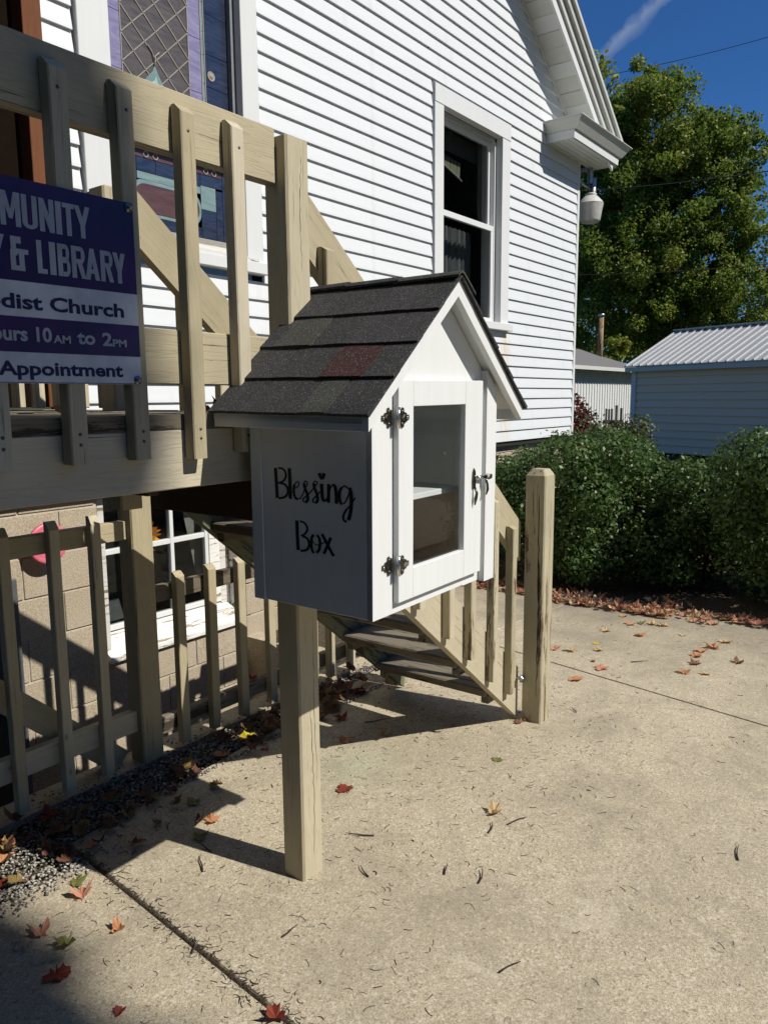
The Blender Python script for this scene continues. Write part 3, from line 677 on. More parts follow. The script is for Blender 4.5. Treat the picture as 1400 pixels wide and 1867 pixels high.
post('post', dk, 1.525, 1.612, 2.262, 2.345, 1.125, 2.185, W['z'], .008); post('post', dk, -.22, -.13, 1.533, 1.622, 0, 2.215, W['z'], .008); post('post', dk, 3.114, 3.21, 2.262, 2.352, 0, 1.15, W['worn_z'], .02)
CRK = flat('split_in_wood', (.035, .024, .015), .9)
def split(x, y, z0, z1, wd, nx, seed):
    r2 = random.Random(seed); n = 26; L_, R_ = [], []
    for q in range(n + 1):
        t = q / n; z_ = z0 + (z1 - z0) * t; o_ = r2.uniform(-.0025, .0025) + .004 * math.sin(t * 5 + seed); h_ = wd * math.sin(math.pi * min(1, max(0, t))) ** .6 * r2.uniform(.25, 1) / 2
        for s_, A in ((-h_, L_), (h_, R_)): A.append((x - .0006, y + o_ + s_, z_) if nx else (x + o_ + s_, y - .0006, z_))
    V_ = L_ + R_; F_ = [(q, q + 1, n + 2 + q, n + 1 + q) for q in range(n)]; c = Vector(V_[n // 2]); poly('split', dk, [Vector(v) - c for v in V_], F_, CRK, c)
split(3.114, 1.480, .12, 1.08, .011, True, 3); split(3.114, 1.468, .30, .80, .006, True, 5); split(1.655, 1.533, .05, .62, .0028, False, 6); split(1.672, 1.533, .30, .85, .002, False, 8); split(1.660, 1.533, 1.85, 2.19, .0025, False, 9); split(3.17, 1.455, .3, 1.1, .003, False, 10)
box('rim_board', dk, (-.13, 1.572, 1.275), (1.6, 1.608, 1.4235), W['x'])
box('rim_board', dk, (1.62, 1.6225, 1.275), (1.6462, 3.44, 1.423), W['y'])
box('header_board', dk, (1.648, 1.6235, 1.12), (1.684, 2.26, 1.423), W['header_y'])
for i in range(4): box('joist', dk, (-.1 + i * .42, 1.61, 1.26), (-.064 + i * .42, 3.46, 1.4232), W['header_y'])
yy = 1.572; i = 0
while yy < 3.42:
    x1 = 1.60 if yy < 1.62 else 1.70
    if yy + .138 > 1.62 and yy < 1.62:
        prism('deck_board', dk, [(-.13, yy), (1.602, yy), (1.602, 1.626), (1.70, 1.626), (1.70, yy + .138), (-.13, yy + .138)], 2, 1.4245, 1.462, W['old_x'])
    else: box('deck_board', dk, (-.13, yy, 1.4245 + random.uniform(0, .001)), (x1 + random.uniform(-.006, .006), yy + .138, 1.462 + random.uniform(-.002, .001)), W['old_x'])
    yy += .144
box('top_rail', dk, (-.13, 1.5715, 2.083), (1.6035, 1.6085, 2.228), W['x'])
box('mid_rail', dk, (-.13, 1.5712, 1.535), (1.6035, 1.6075, 1.668), W['x'])
def picket(parent, xr, yf, z0, z1, mat, wd=.038, ang=.016, dep=.038, name='picket'):
    c = Vector((xr - wd / 2, yf + dep / 2, z0)); h = z1 - z0; a = wd / 2; d2 = dep / 2; e = .003
    tw = random.uniform(-.004, .004)
    vs = [(-a, -d2, 0), (a, -d2, 0), (a, d2, 0), (-a, d2, 0), (-a + tw, -d2, h - ang), (a + tw, -d2, h - ang), (a + tw, d2 * .2, h), (a + tw, d2, h), (-a + tw, d2, h), (-a + tw, d2 * .2, h)]
    f = [(0, 3, 2, 1), (0, 1, 5, 4), (1, 2, 7, 6, 5), (2, 3, 8, 7), (3, 0, 4, 9, 8), (4, 5, 6, 9), (6, 7, 8, 9)]
    me = bpy.data.meshes.new(name); me.from_pydata(vs, [], f); me.update(); bm = bmesh.new(); bm.from_mesh(me); bmesh.ops.recalc_face_normals(bm, faces=bm.faces)
    bmesh.ops.bevel(bm, geom=[ed_ for ed_ in bm.edges if ed_.calc_length() > .3], offset=e, segments=1, affect='EDGES'); bm.to_mesh(me); bm.free()
    return link(name, me, mat, parent, c)
for i in range(9):
    xr = 1.456 - .1655 * i + (.002 if i % 2 else -.002)
    z1 = 2.192 + random.uniform(-.006, .006); z0 = 1.355 + random.uniform(-.007, .007)
    pk = picket(dk, xr, 1.532, z0, z1, W['z'], .042, .02)
    for zz in (1.402, 1.425, 2.13): lathe('screw', pk, [(0, -.0015), (.004, -.001), (.0045, .001)], SCREW, (xr - .02, 1.5325, zz), 8, rot=(R(-90), 0, 0))
# stairs
zbot = lambda x: .012 + .812 * (3.105 - x)
def stringer(y0, y1, mat):
    return prism('stringer', dk, [(1.70, zbot(1.70)), (3.085, zbot(3.085)), (3.111, .004), (3.111, .215), (1.70, zbot(1.70) + .245)], 1, y0, y1, mat)
def slopebox(name, xa, za, xb, zb_, vh, y0, y1, mat):
    """board along a slope, grain along its length"""
    L = math.hypot(xb - xa, zb_ - za); an = math.atan2(zb_ - za, xb - xa); sh = math.tan(an)
    # top edge from (xa,za) to (xb,zb_), plumb ends
    hp = vh * math.cos(an); c = Vector(((xa + xb) / 2, (y0 + y1) / 2, (za + zb_) / 2 - vh / 2)); dl = vh / 2 * math.sin(an)
    vs = []
    for yy in (-(y1 - y0) / 2, (y1 - y0) / 2):
        vs += [(-L / 2 + dl, yy, hp / 2), (L / 2 + dl, yy, hp / 2), (L / 2 - dl, yy, -hp / 2), (-L / 2 - dl, yy, -hp / 2)]
    o = poly(name, dk, vs, [(0, 1, 2, 3), (7, 6, 5, 4), (0, 4, 5, 1), (1, 5, 6, 2), (2, 6, 7, 3), (3, 7, 4, 0)], mat, c, rot=(0, -an, 0)); return o
slopebox('stringer', 1.699, zbot(1.699) + .245, 3.112, zbot(3.112) + .245, .245, 1.5715, 1.6085, W['x'])
fs = slopebox('stringer', 1.702, zbot(1.702) + .245, 3.112, zbot(3.112) + .245, .245, 2.222, 2.26, W['green_x']); fs['label'] = 'mossy far stair stringer'
ztop = lambda x: .942 + .831 * (3.104 - x)
slopebox('handrail', 1.699, ztop(1.699), 3.112, ztop(3.112), .178, 1.5715, 1.6085, W['x']); slopebox('handrail', 1.614, ztop(1.614), 3.112, ztop(3.112), .178, 2.222, 2.26, W['x'])
for kk in range(1, 7):
    zt_ = 1.462 - .2089 * kk; xa = 1.622 + .25 * (kk - 1) + (.07 if kk == 1 else 0); xb_ = 1.622 + .25 * (kk - 1) + .235
    box('tread', dk, (xa, 1.6095, zt_ - .038), (xb_, 2.221, zt_), W['old_y'], .006)
    box('cleat', dk, (xa + .03, 1.6095, zt_ - .078), (xb_ - .02, 1.6475, zt_ - .0385), W['old_x']); box('cleat', dk, (xa + .03, 2.183, zt_ - .078), (xb_ - .02, 2.2205, zt_ - .0385), W['old_x'])
for xr in (1.801, 1.964, 2.126, 2.287, 2.492, 2.656, 2.843, 3.008):
    z1 = ztop(xr) - .085; z0 = max(.17, zbot(xr) + .055) if xr < 3 else .17
    picket(dk, xr, 1.533, z0, z1, W['worn_z'] if xr > 2.6 else W['z'], .038, .012)
for xr in (1.85, 2.02, 2.19, 2.36, 2.53, 2.70, 2.87, 3.04):
    picket(dk, xr, 2.2615, zbot(xr) + .05, ztop(xr) - .06, W['z'], .038, .012)
bo = thing('bolt', (3.09, 1.56, .21)); bo.parent = dk; bo.location = Vector((3.09, 1.56, .21)) - wloc(dk)
bpy.data.objects.remove(bo)
tube('bolt', dk, [(3.098, 1.575, .205), (3.098, 1.535, .205)], .008, GALV, 8); tube('bolt', dk, [(3.098, 1.548, .205), (3.098, 1.54, .205)], .018, GALV, 6)
# landing rail running back to the church
box('side_rail', dk, (1.535, 2.347, 2.02), (1.573, 3.47, 2.175), W['old_y']); box('side_rail', dk, (1.535, 2.347, 1.60), (1.573, 3.47, 1.70), W['old_y'])
for i in range(8):
    yy = 2.36 + .148 * i; box('picket', dk, (1.5742, yy + .04, 1.47), (1.612, yy + .078, 2.12), W['z'])
box('loose_block', dk, (1.31, 2.50, 1.585), (1.36, 2.56, 1.70), flat('new_cut_lumber', (.50, .30, .19), .8)); box('cross_brace', dk, (1.0, 2.60, 1.60), (1.50, 2.638, 1.70), W['old_x']); box('cross_brace', dk, (.9, 2.52, 1.655), (1.49, 2.56, 1.74), wood('reddish_brace', (.17, .075, .035), BRN, 0))

# ------------------------------------------------------------------ low picket fence in front of the areaway
lf = thing('picket_fence', (2.2, 2.64, 0), 'low beige picket fence with pointed tops under the landing and stairs', 'fence')
fp = post('post', lf, 1.796, 1.896, 2.606, 2.70, 0, 1.27, W['z'], .01)
post('post', lf, .55, .64, 2.606, 2.70, 0, 1.2, W['z'], .01)
for xr in (1.655, 1.487, 1.303, 1.13, .96, .80):
    picket(lf, xr, 2.600, .022, 1.063, W['z'], .040, .03)
for xr in (2.036, 2.208, 2.385, 2.572, 2.74, 2.875, 3.01, 3.18):
    picket(lf, xr, 2.600, .018, .775, W['z'], .044, .02)
box('rail', lf, (.64, 2.6395, .945), (1.797, 2.677, 1.02), W['x']); box('rail', lf, (.64, 2.6395, .135), (1.797, 2.677, .225), W['x'])
box('rail', lf, (1.897, 2.6455, .655), (3.6, 2.683, .725), W['old_x']); box('rail', lf, (1.897, 2.6455, .072), (3.6, 2.683, .145), W['old_x'])
L_ = math.hypot(1.80 - 1.20, .55); br = link('brace', boxmesh((.78, .038, .10), W['x']), W['x'], lf, (1.47, 2.72, .262), (0, R(43), 0))

# ------------------------------------------------------------------ blessing box
bb = thing('blessing_box', (1.4439, 1.1256, .9529), 'white wooden pantry box with shingled roof, glass door and Blessing Box stencil', 'pantry box', rot=(0, 0, 0))
bb.rotation_mode = 'XYZ'
Mz = Matrix.Rotation(.0226, 3, 'Z') @ Matrix.Rotation(.0114, 3, 'X') @ Matrix.Rotation(-.0076, 3, 'Y'); bb.rotation_euler = Mz.to_euler('XYZ')
BW, BD = .600, .402
def lb(name, lo, hi, mat=WHT, bev=.0015, parent=None): return box(name, parent or bb, lo, hi, mat, bev, True)
H0 = .495
tg_ = .865; AP = .848
rz = lambda x: AP - .024 - tg_ * abs(x - .3055)      # underside of roof boards at x
lb('side_panel', (0, .0005, 0), (.016, BD - .02, rz(.008) - .006)); lb('side_panel', (BW - .016, .0005, 0), (BW, BD - .02, rz(BW - .008) - .006)); lb('back_trim', (-.004, BD - .04, -.001), (.0, BD, rz(0) - .01))
lb('bottom_panel', (.0162, .001, .001), (BW - .0162, BD - .02, .017))
prism('back_panel', bb, [(.0, .0), (BW, .0), (BW, rz(BW) - .003), (.3055, rz(.3055) - .003), (.0, rz(0) - .003)], 1, BD - .0195, BD - .004, WHT, True)
lb('back_liner', (.0165, BD - .0235, .018), (BW - .0165, BD - .0202, .262), W['ply'], 0); lb('mounting_cleat', (.12, BD - .0035, .05), (.36, BD + .006, .13), W['x'])
lb('side_liner', (BW - .0195, .02, .018), (BW - .0164, BD - .024, .262), W['ply'], 0)
# front face: stiles, lower rail, gable
op = (.125, .44, .085, .55)
prism('front_panel', bb, [(0, 0), (op[0], 0), (op[0], rz(op[0]) - .003), (0, rz(0) - .003)], 1, -.0005, .016, WHT, True)
prism('front_panel', bb, [(op[1], -.003), (BW, -.003), (BW, rz(BW) - .003), (op[1], rz(op[1]) - .003)], 1, 0.0, .0165, WHT, True)
lb('front_rail', (op[0], -.0003, 0), (op[1], .016, op[2]), bev=0)
prism('gable_panel', bb, [(op[0], op[3]), (op[1], op[3]), (op[1], rz(op[1]) - .003), (.3055, rz(.3055) - .003), (op[0], rz(op[0]) - .003)], 1, .0002, .0162, WHT, True)
prism('right_trim', bb, [(.532, -.006), (.592, -.006), (.592, rz(.592) - .012), (.532, rz(.532) - .012)], 1, -.021, -.0006, WHT, True)
lb('shelf', (.0165, .05, .268), (.50, BD - .0236, .284))
# door
D0, D1, DZ0, DZ1, DT = .086, .512, .030, .588, .0185
dr = thing('door', (D0, -DT, DZ0)); dr.parent = bb
def ld(name, lo, hi, mat=WHT, bev=.0012):
    lo, hi = Vector(lo) - Vector((D0, -DT, DZ0)), Vector(hi) - Vector((D0, -DT, DZ0)); return box(name, dr, lo, hi, mat, bev, True)
gx0, gx1, gz0, gz1 = .152, .4135, .1105, .523
ld('stile', (D0, -DT, DZ0), (gx0, -.0012, DZ1)); ld('stile', (gx1, -DT, DZ0), (D1, -.0012, DZ1))
ld('rail', (gx0 + .0003, -DT + .0002, DZ0), (gx1 - .0003, -.0013, gz0)); ld('rail', (gx0 + .0003, -DT + .0002, gz1), (gx1 - .0003, -.0013, DZ1))
ld('pane', (gx0, -.0045, gz0), (gx1, -.0022, gz1), PLX, 0)
bpy.context.view_layer.update()
# hinges
def hinge(z):
    h = thing('hinge', (D0 - .004, 0, z)); h.parent = bb
    kn = tube('knuckle', h, [(0, -.021, -.026), (0, -.021, .026)], .0045, CHR, 10, True)
    for s in (-1, 1):
        yb_ = -.0195 if s > 0 else -.0010
        outl = [(0, -.022), (.012, -.024), (.016, -.030), (.026, -.027), (.028, -.016), (.040, -.014), (.046, -.007), (.056, -.008), (.058, 0), (.056, .008), (.046, .007), (.040, .014), (.028, .016), (.026, .027), (.016, .030), (.012, .024), (0, .022)]
        pts = [(s * (a * .74 + .003), b * .84) for a, b in outl]
        prism('hinge_leaf', h, pts, 1, yb_ - .0022, yb_, PEW, True)
        for px, pz in ((.016, .018), (.016, -.018), (.047, 0)):
            lathe('rivet', h, [(0, -.0045), (.003, -.004), (.0045, -.002), (.0045, 0)], CHR if px > .03 else PEW, (s * (px * .74 + .003), yb_, pz * .84), 8, True, (R(-90), 0, 0))
        prism('hinge_boss', h, [(s * .017, 0), (s * .024, -.008), (s * .031, 0), (s * .024, .008)], 1, yb_ - .006, yb_ - .002, CHR if s > 0 else PEW, True)
hinge(.497); hinge(.128)
la = thing('latch', (.462, -DT, .305)); la.parent = bb
prism('latch_plate', la, [(-.008, -.022), (.008, -.022), (.010, .0), (.007, .026), (0, .036), (-.007, .026), (-.010, 0)], 1, -.004, 0, PEW, True)
tube('latch_arm', la, [(0, -.008, .010), (.030, -.010, .008), (.055, -.016, .010)], .006, CHR, 8, True); prism('latch_tip', la, [(.045, .001), (.062, .004), (.064, .014), (.05, .018)], 1, -.028, -.012, CHR, True)
tube('latch_drop', la, [(0, -.006, -.018), (.001, -.012, -.035), (0, -.009, -.052), (-.001, -.007, -.070)], [.003, .004, .0055, .002], PEW, 8, True)
tube('latch_hook', la, [(.044, -.018, .002), (.052, -.018, -.014), (.054, -.018, -.030), (.046, -.018, -.044)], [.003, .004, .0045, .002], PEW, 8, True)
# roof
OV, OFy, OB = .084, .054, .0475
ya, yb2 = -OFy + .0005, BD + OB
XL, XR_ = -OV, .611 + OV
ridge = .3055
for s in (-1, 1):
    xe = XL if s < 0 else XR_
    e = lambda x: AP - tg_ * abs(x - ridge)
    prism('roof_board', bb, [(ridge, e(ridge) - .022), (xe, e(xe) - .022), (xe, e(xe) - .0), (ridge, e(ridge) - .0)], 1, -OFy + .019, yb2, WHT, True)
    prism('rake_board', bb, [(ridge, e(ridge)), (xe, e(xe)), (xe, e(xe) - .040), (ridge, e(ridge) - .047)], 1, -OFy, -OFy + .0185, WHT, True)
    lb('fascia', (min(xe, xe - s * .016), -OFy + .0187, e(xe) - .040), (max(xe, xe - s * .016), yb2, e(xe) - .0005 - .006), WHT)
# shingles: course by course, each tab a part
import itertools
sl_len = (ridge + OV) / math.cos(math.atan(tg_)); ca_, sa_ = math.cos(math.atan(tg_)), math.sin(math.atan(tg_))
tabs = [[(0, .14, 'b'), (.14, .27, 'd'), (.27, .60, 'd'), (.60, .76, 'g'), (.76, 1, 'd')],
        [(0, .28, 'b'), (.28, .57, 'd'), (.57, .82, 'r'), (.82, 1, 'd')],
        [(0, .10, 'd'), (.10, .36, 'g'), (.36, .60, 'd'), (.60, .82, 'b'), (.82, 1, 'b')],
        [(0, .30, 'b'), (.30, .62, 'd'), (.62, .82, 'b'), (.82, 1, 'd')]]
for s in (-1, 1):
    for c_i in range(4):
        d0 = -.012 + c_i * sl_len / 4; d1 = d0 + sl_len / 4 + .03      # distance up-slope
        if c_i == 3: d1 = sl_len + .002
        tl = tabs[c_i] if s < 0 else tabs[(c_i + 2) % 4]
        for (f0, f1, m) in tl:
            y1_ = (-OFy - .012) + (1 - f0) * (yb2 + .006 + OFy + .012); y0_ = (-OFy - .012) + (1 - f1) * (yb2 + .006 + OFy + .012)
            ny = 4; V_, F_ = [], []
            lift = .002 if (m in 'gr') else 0
            for q in range(ny + 1):
                y_ = y0_ + .0014 + (y1_ - y0_ - .0028) * q / ny
                wv = .0014 * math.sin(y_ * 21 + c_i * 2.1) + random.uniform(-.0006, .0006)
                for (dd, hh) in ((d0 + wv * .6, .0025), (d0 + wv * .6, .0105 + lift + abs(wv) * .9), (d1, .0035 + lift * .3), (d1, .001)):
                    x_ = -OV + dd * ca_ - hh * sa_; z_ = (AP - tg_ * (ridge + OV)) + dd * sa_ + hh * ca_
                    X = x_ if s < 0 else 2 * ridge - x_
                    V_.append((X, y_, z_))
            for q in range(ny):
                a = q * 4
                for k2 in range(4): F_.append((a + k2, a + (k2 + 1) % 4, a + 4 + (k2 + 1) % 4, a + 4 + k2))
            F_ += [(0, 1, 2, 3), (ny * 4 + 3, ny * 4 + 2, ny * 4 + 1, ny * 4)]
            cc = sum((Vector(v) for v in V_), Vector()) / len(V_)
            poly('shingle', bb, [Vector(v) - cc for v in V_], F_, SH[m], cc, True)
# ridge cap
for q, (f0, f1, m) in enumerate(((0, .30, 'b'), (.27, .64, 'd'), (.61, 1.0, 'g'))):
    y1_ = (yb2 + .008) - f0 * (yb2 + .02 + OFy); y0_ = (yb2 + .008) - f1 * (yb2 + .02 + OFy); V_, F_ = [], []
    prof = [(-.020, -.008), (-.012, -.001), (-.005, .003), (.005, .003), (.04, -.022), (.070, -.046)]
    for yy, lift in ((y0_, .012), (y1_, .004)):
        for (px, pz) in prof: V_.append((ridge + px, yy, AP + pz + .0075 + lift * .5))
        for (px, pz) in prof[::-1]: V_.append((ridge + px, yy, AP + pz + .001 + lift * .5))
    n_ = 12
    for i in range(n_): F_.append((i, (i + 1) % n_, n_ + (i + 1) % n_, n_ + i))
    F_ += [tuple(range(n_))[::-1], tuple(range(n_, 2 * n_))]
    cc = Vector((ridge, (y0_ + y1_) / 2, AP)); poly('ridge_shingle', bb, [Vector(v) - cc for v in V_], F_, SH[m], cc, True)
# stencilled lettering on the side
STR = [(.0071,[(.3134,.3627),(.3116,.3237),(.3098,.2830)]),(.0045,[(.3032,.3627),(.2896,.3620),(.2794,.3546),(.2774,.3433),(.2840,.3319),(.2966,.3256),(.3065,.3235)]),
(.0052,[(.3006,.3244),(.2831,.3213),(.2722,.3121),(.2727,.2982),(.2842,.2874),(.3039,.2832)]),(.0071,[(.2645,.3647),(.2633,.3270),(.2631,.2848)]),
(.0026,[(.2485,.3132),(.2374,.3180),(.2315,.3259),(.2344,.3310),(.2408,.3300),(.2478,.3230)]),(.0055,[(.2478,.3230),(.2507,.3136),(.2504,.2994),(.2450,.2883),(.2364,.2862)]),
(.0026,[(.2340,.2868),(.2268,.2912),(.2190,.3018)]),(.0026,[(.2190,.3018),(.2112,.3166),(.2038,.3284),(.2052,.3339),(.2118,.3346),(.2149,.3290)]),
(.0058,[(.2149,.3290),(.2130,.3178),(.2059,.3042),(.2025,.2932),(.2057,.2836),(.2121,.2796)]),(.0029,[(.2140,.2800),(.2184,.2820),(.2190,.2876),(.2099,.2954),(.1948,.3065)]),
(.0026,[(.1948,.3065),(.1805,.3216),(.1715,.3318),(.1729,.3361),(.1794,.3362),(.1824,.3313)]),(.0058,[(.1824,.3313),(.1809,.3202),(.1735,.3068),(.1702,.2944),(.1725,.2852),(.1788,.2808)]),
(.0029,[(.1806,.2812),(.1854,.2830),(.1856,.2889),(.1766,.2981),(.1611,.3119)]),(.0068,[(.1567,.3317),(.1557,.3123),(.1542,.2957),(.1490,.2878)]),(.0035,[(.1490,.2878),(.1425,.2906),(.1344,.3029)]),
(.0065,[(.1338,.3328),(.1343,.3084),(.1351,.2856)]),(.0029,[(.1332,.3085),(.1276,.3241),(.1204,.3321)]),(.0065,[(.1204,.3321),(.1131,.3279),(.1099,.3103),(.1093,.2851)]),
(.0032,[(.0720,.3263),(.0822,.3310),(.0926,.3267)]),(.0058,[(.0926,.3267),(.0987,.3153),(.0996,.3002),(.0956,.2882),(.0897,.2859)]),(.0029,[(.0880,.2868),(.0810,.2921),(.0722,.3078),(.0669,.3218)]),
(.0071,[(.0675,.3285),(.0629,.3140),(.0625,.2923),(.0641,.2732),(.0695,.2535),(.0735,.2475)]),(.0045,[(.0770,.2450),(.0824,.2426),(.0879,.2490),(.0863,.2601),(.0778,.2733)]),(.0029,[(.0778,.2733),(.0639,.2868),(.0501,.3050)]),
(.0071,[(.2421,.2296),(.2419,.1963),(.2401,.1513)]),(.0045,[(.2322,.2291),(.2172,.2263),(.2081,.2172),(.2076,.2072),(.2161,.1968),(.2295,.1904)]),(.0055,[(.2238,.1904),(.2096,.1868),(.2016,.1762),(.2038,.1629),(.2134,.1545),(.2317,.1503)]),
(.0058,[(.1848,.1982),(.1920,.1902),(.1943,.1727),(.1909,.1558),(.1844,.1509)]),(.0058,[(.1770,.1524),(.1679,.1615),(.1646,.1791),(.1680,.1929),(.1752,.1984)]),(.0023,[(.1920,.1902),(.1885,.1791),(.1776,.1724),(.1629,.1759),(.1482,.1838)]),
(.0065,[(.1579,.2031),(.1445,.1842),(.1305,.1633),(.1200,.1504)]),(.0061,[(.1289,.1973),(.1393,.1764),(.1524,.1526)]),(.0071,[(.1633,.3584),(.1603,.3509),(.1547,.3435)]),(.0065,[(.1476,.3591),(.1502,.3515),(.1547,.3435)])]
def catmull(p, n=5):
    p = [Vector(a) for a in p]; p = [p[0] * 2 - p[1]] + p + [p[-1] * 2 - p[-2]]; out = []
    for i in range(1, len(p) - 2):
        for k_ in range(n):
            t = k_ / n; out.append(.5 * ((2 * p[i]) + (-p[i - 1] + p[i + 1]) * t + (2 * p[i - 1] - 5 * p[i] + 4 * p[i + 1] - p[i + 2]) * t * t + (-p[i - 1] + 3 * p[i] - 3 * p[i + 1] + p[i + 2]) * t ** 3))
    return out + [p[-2]]
def stroke_mesh(name, parent, strokes, xoff):
    V_, F_ = [], []
    for j, (wd, pts) in enumerate(strokes):
        c = catmull(pts); b = len(V_)
        for i, p in enumerate(c):
            d = (c[min(i + 1, len(c) - 1)] - c[max(i - 1, 0)]).normalized(); n_ = Vector((-d.y * 1.6, d.x * 1.1)) * wd / 2
            for q in (p + n_, p - n_): V_.append((xoff - .00012 * (j % 5), q.x, q.y))
        for i in range(len(c) - 1): F_.append((b + 2 * i, b + 2 * i + 1, b + 2 * i + 3, b + 2 * i + 2))
    cc = Vector((xoff, .18, .27)); return poly(name, parent, [Vector(v) - cc for v in V_], F_, BLK, cc, True)
stroke_mesh('stencilled_word', bb, STR[:24] + STR[-2:], -.0006); stroke_mesh('stencilled_word', bb, STR[24:-2], -.0006)

# ------------------------------------------------------------------ community sign on the railing
sg = thing('community_sign', (.80, 1.525, 1.535), 'purple and white community library sign screwed to the deck railing pickets', 'sign')
ax0 = .505; ax1 = 1.102
def sbox(name, x0, x1, z0, z1, y0, y1, mat): return box(name, sg, (x0, y0, z0), (x1, y1, z1), mat, 0)
def signmat():
    M = NM('sign_purple'); v = M.coord((3, 3, 3), False); a = M.noise(v, 1.5, 2)
    M.set(M.mix(M.ramp(a, .35, .65), (.012, .010, .055), (.055, .012, .11)), .25, spec=.6); return M.m
SPU = signmat(); SWH = flat('sign_white', (.62, .64, .68), .3); SNV = flat('sign_navy_ink', (.018, .014, .075), .3); SIL = flat('sign_silver_ink', (.40, .42, .46), .3)
sbox('sign_panel', ax0, ax1, 1.535, 1.932, 1.527, 1.5305, SPU)
sbox('white_band', ax0 + .0005, ax1 - .0005, 1.6655, 1.7345, 1.5262, 1.5269, SWH); sbox('white_band', ax0 + .0005, ax1 - .0005, 1.536, 1.5955, 1.5262, 1.5269, SWH)
sbox('edge_strip', ax0 - .001, ax1 + .001, 1.5335, 1.5348, 1.526, 1.531, SIL)
fnt = None
def text(s, x0, x1, zbase, capH, mat, bold=.012, ydep=1.5255, name='lettering'):
    cu = bpy.data.curves.new('t', 'FONT'); cu.body = s; cu.size = 1; cu.offset = bold; cu.extrude = 0; cu.resolution_u = 3
    ob = bpy.data.objects.new('t', cu); COL.objects.link(ob); bpy.context.view_layer.update()
    dg = bpy.context.evaluated_depsgraph_get(); me = bpy.data.meshes.new_from_object(ob.evaluated_get(dg)); bpy.data.objects.remove(ob)
    n = len(me.vertices); A = np.empty(n * 3, np.float32); me.vertices.foreach_get('co', A); A = A.reshape(-1, 3)
    mnx, mxx = A[:, 0].min(), A[:, 0].max(); cap = .73
    X = (A[:, 0] - mnx) / (mxx - mnx) * (x1 - x0); Z = A[:, 1] / cap * capH
    B = np.stack([X, np.zeros(n), Z], 1).astype(np.float32); me.vertices.foreach_set('co', B.ravel()); me.update(); me.materials.clear()
    return link(name, me, mat, sg, (x0, ydep, zbase))
text('Methodist Church', .634, 1.064, 1.6815, .029, SNV, .03); text('Hours 10', .735, .888, 1.6185, .029, SIL, .03); text('AM', .891, .930, 1.6175, .016, SIL, .03)
text('to', .945, .988, 1.6185, .028, SIL, .03); text('2', 1.005, 1.030, 1.6175, .028, SIL, .03); text('PM', 1.031, 1.066, 1.6165, .016, SIL, .03); text('Appointment', .771, 1.053, 1.5505, .028, SNV, .03)
